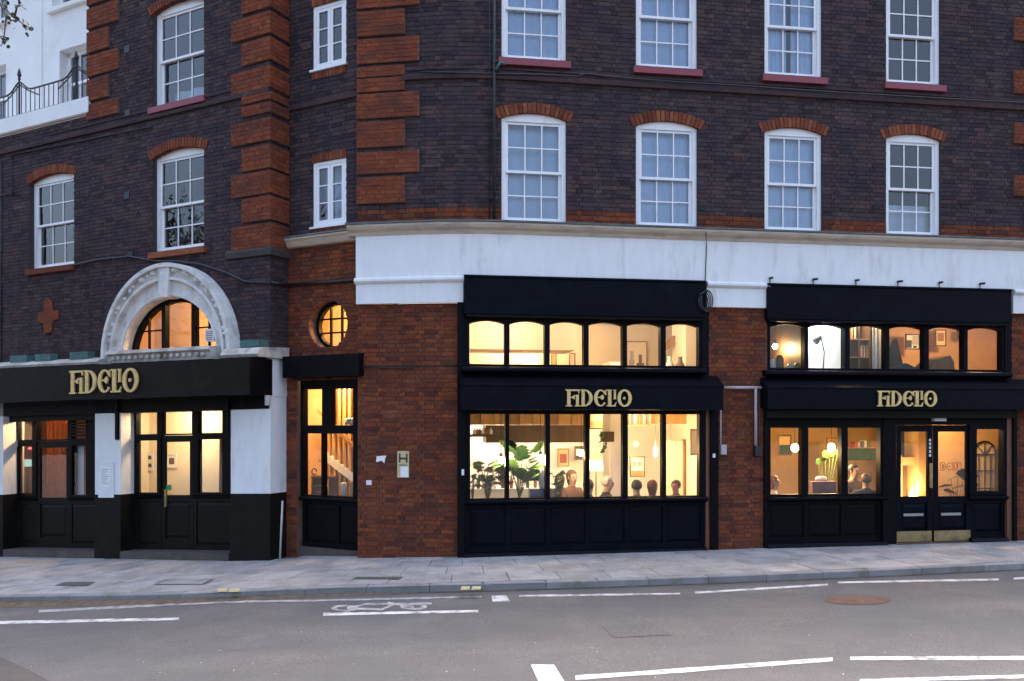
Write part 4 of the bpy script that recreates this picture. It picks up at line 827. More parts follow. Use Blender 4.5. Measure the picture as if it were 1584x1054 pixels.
# ------------------------------------------------------------------ pipes, cables and small fixtures on the block
def on(fr, px, py, w): u, z = fr.UZ(px, py, w); return fr.P(u, z, w)
def pipe(pts, r, name='pipe', mat='iron', n=8): return MB().tube(pts, r, n).build(name, mat, BLK, True)
def fm(px, z, w): return FM.P(FM.U(px), z, w)
pipe([fm(764, z, .07) for z in (11, 8.3, 8.0, 5.66)], .024, 'drainpipe'); pipe([fm(757, z, .04) for z in (11, 5.66)], .009, 'drainpipe')
for z_ in (9.6, 8.3, 7.0, 6.0): pipe([fm(759, z_, .03), fm(769, z_, .09)], .02, 'pipe_bracket')
pipe([fm(766, 8.15, .08), fm(774, 8.28, .10), fm(780, 8.26, .06)], .03, 'pipe_bracket', 'verdigris')
pipe([fm(px, FM.Z(px, y), .065) for px, y in ((652, 114), (700, 115), (770, 117), (830, 118), (890, 121), (905, 117), (960, 123), (1040, 129), (1140, 135), (1300, 146), (1460, 155), (1620, 163))], .016, 'cable')
pipe([fm(px, FM.Z(px, y), .05) for px, y in ((640, 570), (600, 569), (553, 568))], .010, 'cable'); pipe([fm(px, 3.2 + 0, .02) for px in (553, 640, 712)], .009, 'cable')
pipe([on(FL, px, y, .03) for px, y in ((20, 300), (20, 240), (130, 217), (235, 196))], .014, 'cable'); pipe([on(FL, px, y, .03) for px, y in ((-10, 304), (20, 300))], .014, 'cable')
pipe([on(FL, px, y, .04) for px, y in ((112, 411), (150, 402), (200, 397), (240, 404), (272, 404), (310, 409), (350, 422), (380, 436), (417, 438))], .022, 'cable')
pipe([FW.P(.0, FL.Z(417, 438), .05), FW.P(.46, 4.75, .05)], .03, 'pipe'); pipe([on(FR, px, y, .05) for px, y in ((446, 441), (500, 437), (553, 433))], .03, 'pipe')
pipe([on(FL, px, y, .012) for px, y in ((2, 250), (2, 560))], .012, 'cable')
# white downpipe by the wing corner, grey service pipes on the middle brick pier
pipe([FL.P(UWC - .02, z_, .045) for z_ in (3.38, 2.55)], .05, 'downpipe', 'white_paint', 10)
pipe([on(FB, 1120, 600, .04), on(FB, 1186, 600, .04)], .028, 'pipe', 'pipe_grey'); pipe([on(FB, 1169, 601, .045), on(FB, 1169, 692, .045)], .026, 'pipe', 'pipe_grey'); pipe([on(FB, 1115, 632, .04), on(FB, 1115, 692, .04)], .012, 'pipe', 'pipe_grey')
pipe([on(FB, 1174, 602, .02), on(FB, 1175, 690, .02)], .007, 'cable', 'copper_trim'); pipe([on(FB, 1092, 360, .23), on(FB, 1093, 380, .10), on(FB, 1091, 432, .10), on(FB, 1090, 460, .10)], .008, 'cable')
for px, y0, y1, w_, mt in ((1165, 690, 705, 10, 'iron'), (1113, 688, 703, 8, 'pipe_grey')): B1(FB, U(px), U(px + w_), Z(px, y1), Z(px, y0), .0, .09, 'junction_box', mt, BLK)
pipe([on(FL, 437, 775, .0), on(FL, 433, 866, .06)], .018, 'rod', 'pipe_grey')
# ------------------------------------------------------------------ white stucco house beyond
WH = empty('stucco_house', FL.P(-9, 8, -1.4), 'white stucco house with iron balcony railing beyond the brick wing', 'building')
FWh = Frame(FL.P(0, 0, -1.35)[:2], FL.d); ue = UE + .3
hw = []
for px0, px1, y0, y1 in ((92, 150, 72, 172), (-60, 9, 100, 192), (80, 160, -90, 6), (-60, 12, -60, 32)):
    pc = (max(0, px0) + min(137, px1)) / 2; hw.append(Rect(FWh.U(px0), FWh.U(px1), FWh.Z(pc, y1), FWh.Z(pc, y0)))
backing(FWh, -18, ue, 7.8, 13, hw, 'stucco', WH, 'wall', 0, None, .28)
for h in hw:
    a, b, c, d = h.b; m = MB()
    for q in ((a, a + .12, c, d), (b - .12, b, c, d), (a, b, d - .1, d), (a, b, c, c + .1), (a, b, (c + d) / 2 - .03, (c + d) / 2 + .03)): m.box(FWh, *q, -.28, -.2)
    for k in (1, 2): m.box(FWh, a + (b - a) * k / 3 - .015, a + (b - a) * k / 3 + .015, c, d, -.27, -.21)
    wv = m.build('sash_window', 'white_frame', WH)
    for k in range(3):
        for j in range(2): X0, X1, Z0, Z1 = a + (b - a) * k / 3, a + (b - a) * (k + 1) / 3, c + (d - c) * j / 2, c + (d - c) * (j + 1) / 2; MB().add([FWh.P(X0, Z0, -.24), FWh.P(X1, Z0, -.24), FWh.P(X1, Z1, -.24), FWh.P(X0, Z1, -.24)], [(0, 1, 2, 3)]).build('pane', 'glass_window', wv)
    B1(FWh, a - .08, b + .08, c - .1, c - .002, -.2, .1, 'sill', 'stucco', wv)
    P = FWh.P; MB().add([P(a, c, -.28), P(b, c, -.28), P(b, d, -.28), P(a, d, -.28), P(a, c, -1), P(b, c, -1), P(b, d, -1), P(a, d, -1)], [(4, 5, 6, 7), (0, 1, 5, 4), (3, 7, 6, 2), (0, 4, 7, 3), (1, 2, 6, 5)]).build('room_recess', 'dark_room', wv)
sweep(FWh, FWh.U(62), FWh.U(66), [(0, 7.9), (.03, 7.9), (.03, 13), (0, 13)], 'pilaster_edge', 'stucco', WH, 1)
zs_, zt_ = 8.53, 8.86
MB().band(FL, -18, UE + .04, [(-1.4, zs_ + .03), (.03, zs_), (.06, zs_ + .02), (.06, zt_), (-1.4, zt_ + .02)], 1).build('balcony_slab', 'stucco', WH)
MB().band(FL, -18, UE + .02, [(-.2, zs_ - .09), (-.02, zs_ - .09), (.0, zs_ - .01), (-.2, zs_ + .0)], 1).build('balcony_soffit', 'cornice_paint', WH)
rl = MB(); posts = [(FL.U(27), 9.55), (FL.U(115), 9.55)]; zr_ = 9.40
us_ = np.linspace(-12.5, UE, 60)
def rz(u): return zr_ + sum(.22 * math.exp(-((u - p) / .22) ** 2) for p, _ in posts)
rl.tube([FL.P(u, rz(u), -.04) for u in us_], .018, 6); rl.tube([FL.P(u, zt_ + .05, -.04) for u in us_[::10]], .015, 6); rail = rl.build('balcony_railing', 'iron', WH)
u = -12.4
while u < UE: MB().tube([FL.P(u, zt_, -.04), FL.P(u, rz(u), -.04)], .010, 5).build('baluster', 'iron', rail); u += .155
for p, zt in posts:
    MB().tube([FL.P(p, zt_, -.04), FL.P(p, zt + .15, -.04)], .02, 6).build('post', 'iron', rail); MB().lathe(FL.P(p, zt + .12, -.04), [(.02, 0), (.035, .02), (.02, .04), (.045, .1), (.03, .18), (.004, .26)], 8).build('finial', 'iron', rail)
    for s in (-1, 1): MB().tube([FL.P(p, zt + .02, -.05), FL.P(p + s * .3, zt - .16, -.06), FL.P(p + s * .62, zt - .30, -.07)], .014, 5).build('scroll', 'iron', rail)
# ------------------------------------------------------------------ lettering
def letters(fr, u0, z0, h, w, wid, mat='gold', depth=.03, label='', thin=1.0):
    """seven raised capitals, the first I standing inside the F and the second over the foot of the L"""
    s = h; kx = wid / (4.31 * h); root = empty('shop_sign', fr.P(u0 + wid / 2, z0, w), label, 'sign')
    X = lambda x: u0 + x * s * kx; Zz = lambda y: z0 + y * s; layer = [0]
    def bar(m, x0, x1, y0, y1): layer[0] += 1; m.box(fr, X(x0), X(x1), Zz(y0), Zz(y1), w, w + depth + .0006 * layer[0])
    def poly(m, pts): layer[0] += 1; m.prism(fr, [(X(a), Zz(b)) for a, b in pts], w, w + depth + .0006 * layer[0])
    def rng(m, cx, cy, rx, ry, ix, iy, a0, a1, dx=0, n=22):
        layer[0] += 1; o = [(X(cx + rx * math.cos(t)), Zz(cy + ry * math.sin(t))) for t in np.linspace(a0, a1, n)]; i = [(X(cx + dx + ix * math.cos(t)), Zz(cy + iy * math.sin(t))) for t in np.linspace(a0, a1, n)]
        m.ring(fr, o, i, w, w + depth + .0006 * layer[0])
    D = math.pi; L = []
    m = MB(); layer[0] = 0; bar(m, .11, .32, .05, .95); bar(m, .0, .42, 0, .065); poly(m, [(0, 1), (.02, .93), (.11, .91), (.8, .91), (.84, .78), (.9, .78), (.9, 1)]); bar(m, .3, .52, .50, .57); poly(m, [(.46, .46), (.6, .42), (.6, .68), (.46, .60)]); L.append(m)
    m = MB(); layer[0] = 0; bar(m, .68, .86, .05, .66); bar(m, .60, .93, .002, .062); poly(m, [(.60, .60), (.86, .65), (.86, .70), (.62, .67)]); L.append(m)
    m = MB(); layer[0] = 0; bar(m, 1.04, 1.24, .05, .95); rng(m, 1.2, .5, .56, .5, .34, .43, -D / 2, D / 2); bar(m, .95, 1.24, .0, .07); bar(m, .95, 1.24, .93, 1.0); L.append(m)
    m = MB(); layer[0] = 0; rng(m, 2.27, .5, .42, .5, .24, .42, D * .22, D * 1.80, .03); bar(m, 2.08, 2.34, .50, .57); poly(m, [(2.28, .46), (2.42, .38), (2.50, .55), (2.42, .70), (2.28, .62)]); poly(m, [(2.52, .72), (2.64, .66), (2.64, .99), (2.56, .93)]); L.append(m)
    m = MB(); layer[0] = 0; bar(m, 2.76, 2.98, .05, .95); bar(m, 2.66, 2.99, .935, 1.0); bar(m, 2.66, 3.27, .0, .075); poly(m, [(3.15, .07), (3.26, .07), (3.32, .28), (3.25, .2)]); L.append(m)
    m = MB(); layer[0] = 0; bar(m, 3.14, 3.27, .45, .96); bar(m, 3.10, 3.30, .95, 1.0); bar(m, 3.10, 3.30, .43, .475); L.append(m)
    m = MB(); layer[0] = 0; rng(m, 3.85, .5, .47, .52, .26, .42, 0, 2 * D - .001, 0, 36); rng(m, 3.83, .5, .075, .085, .002, .002, 0, 2 * D - .001, 0, 14); L.append(m)
    for k, q in enumerate(L): q.build('letter', mat, root)
    return root
def sign_at(fr, px0, px1, py0, py1, w, label):
    pc = (px0 + px1) / 2; a, b = fr.U(px0, w), fr.U(px1, w); zb, zt = fr.Z(pc, py1, w), fr.Z(pc, py0, w); return letters(fr, a, zb, zt - zb, w + .015, b - a, label=label)
sign_at(FB, 874, 976, 603, 629, FWD, 'raised pale gold capitals on the fascia over the window with the big leafy plant')
sign_at(FB, 1355, 1447, 605, 629, FWD, 'raised pale gold capitals on the fascia over the double doors')
sign_at(FS, 110, 216, 572, 608, LWD, 'raised gold capitals on the black fascia below the white stone arch')
# ------------------------------------------------------------------ small things fixed to the fronts
hs = empty('hydrant_sign', on(FM and FA, 624, 739, .02), 'narrow yellow hydrant plate with a black H on the red brick corner', 'sign')
def ap(fr, px0, px1, py0, py1, w0, w1, name, mat, parent=None): pc = (px0 + px1) / 2; return B1(fr, fr.U(px0), fr.U(px1), fr.Z(pc, py1), fr.Z(pc, py0), w0, w1, name, mat, parent)
ap(FA, 615, 633, 698, 739, .006, .018, 'plate', 'sign_yellow', hs)
for a in ((619, 629, 708, 711), (617.5, 620, 702, 716), (628.5, 631, 702, 716), (617, 631, 719, 720)): ap(FA, *a, .018, .02, 'symbol', 'ink', hs)
ap(FA, 620, 632, 722, 738, .018, .021, 'sticker', 'paper', hs)
tag(MB().prism(FA, [FA.UZ(*p) for p in ((582, 715), (583, 706), (598, 705), (596, 710), (595, 717), (591, 713))], .006, .012).build('torn_poster', 'paper'), 'torn white scrap of poster on the red brick corner', 'poster')
tag(ap(FA, 567, 575, 743, 750.5, .006, .011, 'sticker', 'plastic_white'), 'small square white sticker low on the red brick corner', 'sticker')
tag(ap(FB, 713.5, 717.5, 726, 735, .05, .056, 'entry_plate', 'plastic_white'), 'tiny white plate on the black pilaster left of the leafy plant window', 'plate')
tag(ap(FB, 1101, 1105, 702, 708, .04, .05, 'bell_push', 'plastic_white'), 'tiny white bell push on the black pilaster beside the pipes', 'bell')
nt = empty('notice_board', on(FS, 163, 770, .01), 'white notice sheet in a thin frame on the white pier', 'notice'); ap(FS, 153, 177, 716, 770, .004, .016, 'frame', 'plastic_white', nt); ap(FS, 155, 172, 721, 754, .017, .019, 'sheet', 'paper', nt)
for k in range(7): ap(FS, 158, 169 - (k % 3) * 2, 726 + k * 3.6, 727.2 + k * 3.6, .019, .0195, 'text_line', 'pipe_grey', nt)
tag(MB().prism(FL, [FL.UZ(*p) for p in ((70, 516), (69, 500), (60, 499), (60, 484), (69, 482), (70, 468), (75, 461), (82, 468), (83, 481), (92, 480), (92, 494), (83, 497), (81, 514))][::-1], -.01, .03).build('wall_anchor', 'brick_quoin'), 'rust-red cross-shaped anchor plate on the dark brick wall', 'anchor plate')
for px, py in ((197, 76), (198, 175), (197, 302), (202, 395)): ap(FL, px - 4, px + 4, py - 5, py + 6, .0, .016, 'air_brick', 'iron', BLK)
cl = MB(); c = np.array(FB.UZ(1090, 466, .17))
for k in range(4): r = .15 + .012 * k; cl.tube([FB.P(c[0] + (.02 * k - .03) + r * .55 * math.cos(t), c[1] + r * math.sin(t), .17 + .012 * k) for t in np.linspace(0, 6.2832, 22)], .011, 5)
tag(cl.build('cable_coil', 'iron', None, True), 'coil of black cable hung at the end of the blind box', 'cable')
for i, px in enumerate((1191, 1258, 1324, 1389, 1453, 1516)):
    zt = 4.72; u_ = U(px, .1); e = empty('spot_lamp', FB.P(u_, zt - .02, .1), 'small black spotlight standing along the top of the right blind box', 'lamp', 'spotlights on the blind box')
    MB().tube([FB.P(u_, zt - .03, .10), FB.P(u_, zt + .08, .10)], .008, 6).build('stem', 'iron', e); MB().tube([FB.P(u_ - .01, zt + .06, .10), FB.P(u_ + .05 * (1 if i % 2 else .4), zt + .06, .17)], .02, 8).build('lamp_head', 'iron', e)
dlp = empty('bulkhead_lamp', on(FB, 1450, 650, .0), 'pale unlit bulkhead fitting over the double doors', 'lamp'); ap(FB, 1440, 1461, 646, 652, .0, .06, 'housing', 'pipe_grey', dlp); ap(FB, 1442, 1459, 645.5, 651.5, .06, .08, 'lens', 'plastic_white', dlp)
# ------------------------------------------------------------------ rooms behind the right-hand range
ZF1 = -.20; UR_ = 4.3
room(FB, U(716), UR_, ZF1, FX1[2] + .25, -.16, -4.6, ['white_wall', 'cream_wall', 'floor_wood', 'ceiling'], BLK)
room(FB, U(716), UR_, zs1 - .1, 4.35, -.15, -3.6, ['cream_wall', 'cream_wall', 'floor_wood', 'ceiling'], BLK)
room(FB, 4.36, UD0 + 3.4, ZF1 + .05, FX2[2] + .05, -.16, -4.6, ['tan_wall', 'tan_wall', 'floor_wood', 'ceiling'], BLK)
for (a, b), mt, dp in (((1180, 1245.5), 'dark_wood', -2.2), ((1247, 1308), 'white_wall', -1.4), ((1310, 1370.5), 'dark_wood', -1.6), ((1372, 1566), 'orange_wall', -2.8)):
    room(FB, U(a, -.15), U(b, -.15) + (2 if b > 1500 else 0), zs2 - .1, 4.35, -.15, dp, [mt, mt if mt != 'white_wall' else 'white_wall', 'floor_wood', mt if mt == 'dark_wood' else 'ceiling'], BLK)
def PB(px, py, w): return on(FB, px, py, w)
def bulb(p, ztop, power, label, r=.055, fr=FB, col=WARM, mat='bulb', group=None, light=True):
    e = empty('pendant_lamp', (p[0], p[1], p[2] - r), label, 'lamp', group); MB().ball(p, r, 10, (1, 1, 1.1)).build('bulb', mat, e, True)
    MB().lathe((p[0], p[1], p[2] + r * .8), [(.028, 0), (.03, .05), (.012, .08)], 10).build('socket', 'dark_wood', e); MB().tube([(p[0], p[1], p[2] + .1), (p[0], p[1], ztop)], .006, 5).build('flex', 'ink', e)
    if light: lamp_light('bulb_light', (p[0], p[1], p[2] - r - .02), power, col, .05, e)
    return e
def ceiling_lamp(fr, u, z, w, power, label, col=WARMW, mat='bulb'):
    p = fr.P(u, z, w); e = empty('ceiling_lamp', p, label, 'lamp'); MB().lathe((p[0], p[1], p[2] - .03), [(.10, 0), (.12, .02), (.12, .032)], 16).build('housing', 'plastic_white', e); MB().lathe((p[0], p[1], p[2] - .045), [(.02, 0), (.085, .006), (.09, .014)], 16).build('diffuser', mat, e, True)
    lamp_light('ceiling_light', (p[0], p[1], p[2] - .16), power, col, .1, e); return e
CZ1 = FX1[2] + .25; CZ2 = FX2[2] + .05
G1 = 'bare bulbs over the leafy plants'
for px, py, w, pw in ((775, 712, -.36, 5), (836, 709, -.36, 5), (899, 701, -.4, 6)): bulb(PB(px, py, w), CZ1, pw, 'bare glowing pendant bulb over the leafy plants behind the six-light window', group=G1)
ceiling_lamp(FB, U(775, -3.3), CZ1 - .005, -3.5, 26, 'flush ceiling lamp lighting the white kitchen wall behind the bulkhead', (1, .86, .66)); ceiling_lamp(FB, U(1000, -2), CZ1 - .005, -2.2, 13, 'flush ceiling lamp in the room with seated guests')
bulb(PB(1229.5, 693, -1.2), CZ2, 30, 'bare glowing bulb in front of the plain tan wall', .07); bulb(PB(1286, 692, -1.4), CZ2, 30, 'bare glowing bulb in front of the framed brown picture', .07)
ceiling_lamp(FB, U(1480, -.8), CZ2 - .005, -.8, 22, 'flush ceiling lamp inside the double doors', WARM)
ceiling_lamp(FB, U(800, -3), 4.345, -3.0, 20, 'flush ceiling lamp in the left half of the plain cream mezzanine'); ceiling_lamp(FB, U(985, -1), 4.345, -1.0, 20, 'flush ceiling lamp over the vase picture in the mezzanine')
ceiling_lamp(FB, U(1277, -.8), 4.345, -.9, 16, 'cool white lamp in the bright white mezzanine bay', COOL, 'bulb_cool'); ceiling_lamp(FB, U(1335, -.25), 4.345, -.25, 7, 'dim lamp in the bookshelf bay of the mezzanine', WARM)
ceiling_lamp(FB, U(790, -.7), 4.345, -.7, 13, 'unseen lamp added to brighten the front of the cream mezzanine beam'); bulb(PB(1199, 536, -1.0), 4.34, 10, 'glowing lamp in the dark cluttered mezzanine bay', .05)  # the ceiling lamp here is an unseen added light for the beam front
ceiling_lamp(FB, U(1500, -1.2), 4.345, -.9, 24, 'lamp by the bare wall of the orange mezzanine room', WARM)
_q = FS.P(S(270, -1), lf0 - .035, RWD - 1.3); ceiling_lamp(FS, -4.9, lf0 - .03, RWD - .6, 22, 'flush ceiling lamp behind the doors under the stone arch')
ceiling_lamp(FS, -8.5, lf0 - .03, RWD - .8, 60, 'dim ceiling lamp in the dark red lobby', WARM); ceiling_lamp(FL, UARC, 4.895, -1.1, 44, 'lamp behind the arched fanlight', WARM); ceiling_lamp(FR, rd.c[0] + .05, rd.c[1] + .69, -.9, 24, 'lamp behind the round window', WARM)
ceiling_lamp(FR, -1.3, zf0 + .09, -.6, 38, 'lamp by the staircase behind the bay window', WARM)
# ------------------------------------------------------------------ furniture and pictures
def picture(fr, px0, px1, py0, py1, w, label, mat='paper', frame='dark_wood', art=(), cat='picture', th=.012):
    pc = (px0 + px1) / 2; a, b, c, d = fr.U(px0, w), fr.U(px1, w), fr.Z(pc, py1, w), fr.Z(pc, py0, w); e = empty('framed_picture', fr.P((a + b) / 2, c, w), label, cat); m = MB()
    for q in ((a, a + th * 2, c, d), (b - th * 2, b, c, d), (a + th * 2, b - th * 2, c, c + th * 2), (a + th * 2, b - th * 2, d - th * 2, d)): m.box(fr, *q, w, w + .025)
    m.build('frame', frame, e); B1(fr, a + th, b - th, c + th, d - th, w, w + .01, 'print', mat, e)
    for k, (x0, x1, y0, y1, mt) in enumerate(art): B1(fr, a + (b - a) * x0, a + (b - a) * x1, c + (d - c) * y0, c + (d - c) * y1, w + .01, w + .0115 + .0006 * k, 'shape', mt, e)
    return e
picture(FB, 974, 997, 706, 738, -2.9, 'tall black framed picture of a building on the bright wall', 'tan_wall', 'ink', ((.1, .9, .05, .3, 'wood'), (.1, .9, .33, .4, 'paper'), (.25, .4, .55, .75, 'red_print'), (.6, .75, .55, .75, 'red_print')))
picture(FB, 911, 938, 634, 664, -2.9, 'wide picture in a thin dark frame high above the lampshade', 'cream_wall', 'dark_wood', ((.0, 1, .1, .4, 'tan_wall'),)); picture(FB, 1067, 1081, 664, 704, -1.6, 'narrow wooden framed mirror by the right end of the six-light window', 'white_wall', 'wood')
picture(FB, 968, 1001, 528, 580, -3.2, 'framed picture of two vases in the mezzanine', 'cream_wall', 'wood', ((.15, .4, .0, .45, 'pipe_grey'), (.2, .35, .45, .7, 'pipe_grey'), (.5, .85, .0, .35, 'mauve'), (.6, .75, .35, .6, 'mauve'))); picture(FB, 852, 861, 545, 580, -3.2, 'small brown picture in the third mezzanine light', 'tan_wall', 'wood'); picture(FB, 880, 890, 546, 572, -2.9, 'small dark edged mirror in the third mezzanine light', 'cream_wall', 'wood')
picture(FB, 1400, 1422, 517, 541, -2.4, 'square black and white picture on the orange mezzanine wall', 'paper', 'ink', ((.1, .45, .1, .6, 'ink'), (.5, .9, .3, .9, 'pipe_grey'), (.55, .8, .1, .25, 'ink'))); picture(FB, 1446, 1463, 510, 536, -2.4, 'upright brown picture on the orange mezzanine wall', 'tan_wall', 'dark_wood', ((.2, .8, .3, .8, 'wood'),)); picture(FB, 1480, 1490, 511, 523, -2.4, 'tiny dark picture near the lamp of the orange mezzanine wall', 'wood', 'ink')
picture(FB, 1278, 1302, 677, 704, -3.9, 'square rust brown picture behind the second bare bulb', 'orange_wall', 'wood')
picture(FS, 222, 238, 700, 729, RWD - 1.24, 'white print with two small dark marks behind the left side light', 'paper', 'paper', ((.3, .8, .62, .82, 'ink'), (.3, .8, .2, .4, 'ink'), (.0, .06, .1, .95, 'wood'))); picture(FS, 258, 274, 702, 724, RWD - 1.24, 'small print with one brown mark behind the door glass under the arch', 'paper', 'paper', ((.25, .75, .25, .7, 'dark_wood'),))
tag(ap(FS, 235, 243, 752, 760.5, RWD + .022, RWD + .026, 'sticker', 'green_print'), 'small green sticker in the corner of the side light', 'sticker')
# bulkhead and cupboards over the kitchen, column, shelves
def BX(px0, px1, py0, py1, w0, w1, name, mat, label, cat, par=None):
    pc = (px0 + px1) / 2; o = B1(FB, U(px0, w1), U(px1, w1), Z(pc, py1, w1), Z(pc, py0, w1), w0, w1, name, mat, par); return tag(o, label, cat) if label else o
bk = BX(752, 905, 658, 685, -3.0, -2.4, 'kitchen_bulkhead', 'dark_wood', 'dark wooden bulkhead hanging over the kitchen counter', 'bulkhead')
cb = empty('wall_cupboard', PB(815, 657, -2.4), 'row of warm pine cupboards above the bulkhead', 'cupboard')
for k in range(9): BX(724 + k * 20, 743 + k * 20, 622, 657.5, -2.9, -2.4 + .01 * (k % 2), 'cupboard_door', 'pine' if k % 3 else 'wood', None, None, cb)
ct = empty('kitchen_counter', PB(790, 800, -2.9), 'white kitchen counter below the bulkhead', 'counter'); B1(FB, U(716), U(900, -2.8), ZF1, .85, -3.5, -2.9, 'cabinet', 'white_wall', ct); B1(FB, U(716), U(900, -2.8) + .03, .851, .89, -3.52, -2.86, 'worktop', 'paper', ct)
BX(944, 961, 560, 850, -2.6, -2.0, 'column', 'white_wall', None, None, BLK)
sh = empty('wall_shelf', PB(940, 684, -2.2), 'small dark shelf box holding a trailing plant', 'shelf'); BX(935, 950, 668, 684, -2.3, -2.0 + .02, 'box', 'dark_wood', None, None, sh)
bs = empty('bookshelf', PB(986, 658, -2.9), 'short wall shelf with a row of books above the bright wall lamp', 'shelf'); BX(968, 1006, 656, 658.5, -2.9, -2.7, 'shelf_board', 'wood', None, None, bs); BX(1003, 1005, 632, 656, -2.9, -2.7, 'shelf_end', 'wood', None, None, bs)
def books(px0, px1, py, w0, w1, hpx, n, lab, grp):
    x = px0
    for k in range(n):
        wd = (px1 - px0) / n * random.uniform(.7, 1.0); BX(x, x + wd, py - hpx * random.uniform(.75, 1), py - .05, w0, w1 - random.uniform(0, .03), 'book', 'book%d' % (k % 6), ['red', 'tan', 'navy', 'cream', 'olive', 'brown'][k % 6] + ' ' + lab, 'book').__setitem__('group', grp); x += (px1 - px0) / n
books(970, 1002, 656, -2.88, -2.74, 18, 9, 'book upright on the short wall shelf above the bright wall lamp', 'books on the short wall shelf')
wlmp = empty('wall_lamp', PB(984, 692, -2.9), 'round brown wall lamp glowing over the tall black framed picture', 'lamp'); p = PB(984, 687, -2.84)
MB().ball(p, .055, 10, (1, .4, 1)).build('shade', 'wood', wlmp, True); MB().tube([PB(984, 687, -2.92), p], .012, 6).build('arm', 'brass', wlmp); lamp_light('wall_light', PB(984, 689, -2.7), 22, WARM, .05, wlmp)
wl2_ = empty('wall_lamp', PB(1015, 702, -2.2), 'slim glowing wall lamp between two framed pictures', 'lamp'); MB().tube([PB(1014, 692, -2.2), PB(1014, 706, -2.2)], .03, 8).build('tube', 'bulb', wl2_, True); MB().tube([PB(1014, 640, -2.2), PB(1014, 692, -2.2)], .006, 5).build('flex', 'brass', wl2_); lamp_light('wall_light', PB(1014, 700, -2.05), 14, WARM, .05, wl2_)
def shade_lamp(c, r, h, label, pw, leg, base_z):
    e = empty('shaded_lamp', (c[0], c[1], base_z), label, 'lamp'); v = [(c[0] + rr * math.cos(t), c[1] + rr * math.sin(t), c[2] + zz) for zz, rr in ((-h / 2, r), (h / 2, r * .85)) for t in np.linspace(0, 6.2832, 21)[:-1]]
    MB().add(v, [(i, (i + 1) % 20, 20 + (i + 1) % 20, 20 + i) for i in range(20)]).build('shade', 'lamp_shade', e, True); MB().tube([(c[0], c[1], base_z), (c[0], c[1], c[2])], .012, 6).build('stand', 'brass', e); MB().lathe((c[0], c[1], base_z), [(.11, 0), (.11, .015), (.02, .03)], 14).build('base', 'brass', e)
    MB().ball(c, .035, 8).build('bulb', 'bulb', e, True); lamp_light('shade_light', c, pw, WARM, .04, e); return e
shade_lamp(PB(922, 720, -1.9), .14, .20, 'lamp with a pale drum shade behind the white haired guest', 10, 0, ZF1); shade_lamp(PB(820, 557, -2.6), .16, .26, 'drum shaded lamp standing in the second mezzanine light', 16, 0, zs1 - .1)
dw = empty('inner_door', PB(1043, 800, -3.6), 'plain cream inner door at the back of the room with guests', 'door'); BX(1031, 1057, 682, 880, -3.7, -3.6, 'leaf', 'cream_wall', None, None, dw); BX(1057, 1060, 680, 880, -3.7, -3.57, 'frame', 'wood', None, None, dw)
BX(1026, 1062, 640, 656, -3.4, -2.6, 'beam', 'wood', 'short dark ceiling beam at the back by the inner door', 'beam')
MB().prism(FB, [FB.UZ(*p, -2.2) for p in ((1024, 534), (1060, 508), (1060, 521), (1024, 547))][::-1], -2.35, -2.2).build('stair_stringer', 'wood', BLK); BX(1061, 1084, 480, 590, -2.4, -1.6, 'partition', 'cream_wall', None, None, BLK)
def vase(c, prof, mat, label): return tag(MB().lathe(c, prof, 16).build('vase', mat, None, True), label, 'vase')
VP = [(.05, 0), (.09, .06), (.10, .14), (.05, .24), (.035, .30), (.05, .34)]
for px, mt, lab in ((1036, 'ceramic', 'pale vase below the sloping stair string in the mezzanine'), (1052, 'mauve', 'dark round vase below the sloping stair string in the mezzanine')): vase(PB(px, 580, -1.2), VP, mt, lab)
vs_ = B1(FB, U(1024, -1.2), U(1061, -1.2), zs1 - .1, Z(1040, 580, -1.2), -1.4, -1.0, 'console_table', 'wood'); tag(vs_, 'low console carrying the vases in the mezzanine', 'table')
# plants: leaves with notches on curved stems
def leaf(m, c, dirv, size, tilt, notch=True, n=11):
    d = Vector(dirv).normalized(); sd = d.cross(Vector((0, 0, 1)))
    if sd.length < .1: sd = Vector((1, 0, 0))
    sd.normalize(); sd = (sd * math.cos(tilt) + d.cross(sd) * math.sin(tilt)).normalized(); nn = d.cross(sd); c = Vector(c); v = []; mid = []
    for i in range(n + 1):
        t = i / n; wv = math.sin(math.pi * min(1, t * .93 + .07)) ** .6 * .44
        if notch and i % 2 == 0 and .2 < t < .9: wv *= .55
        mid.append(c + d * size * t + nn * (-.12 * size * t * t)); v += [mid[-1] + sd * size * wv + nn * (.06 * size), mid[-1], mid[-1] - sd * size * wv + nn * (.06 * size)]
    m.add(v, [(3 * i + k, 3 * i + k + 1, 3 * i + k + 4, 3 * i + k + 3) for i in range(n) for k in (0, 1)]); return m
def plant(base, specs, label, pot, pot_r, pot_h, mat='leaf_green', notch=True):
    e = empty('potted_plant', base, label, 'plant'); b = Vector(base); MB().lathe(base, [(pot_r * .75, 0), (pot_r, pot_h), (pot_r * 1.06, pot_h), (pot_r * 1.06, pot_h + .03), (pot_r * .9, pot_h + .03), (pot_r * .85, pot_h - .02)], 16).build('pot', pot, e, True); s0 = b + Vector((0, 0, pot_h))
    for k, (tx, ty, tz, sz, mt) in enumerate(specs):
        tip = Vector((tx, ty, tz)); md = (s0 + tip) / 2 + Vector((0, 0, .12)); MB().tube([s0, (s0 * .6 + md * .4), md, tip], .008, 5, .005).build('stem', mt or mat, e)
        dv = tip - s0; dv = Vector((dv.x + random.uniform(-.2, .2), dv.y - .25, .15 * dv.z + random.uniform(-.15, .1))); leaf(MB(), tip, dv, sz, random.uniform(-.6, .6), notch).build('leaf', mt or mat, e, True)
    return e
def spec(lst, w, mt=None): return [(*PB(px, py, w + random.uniform(-.12, .12)), sz, mt) for px, py, sz in lst]
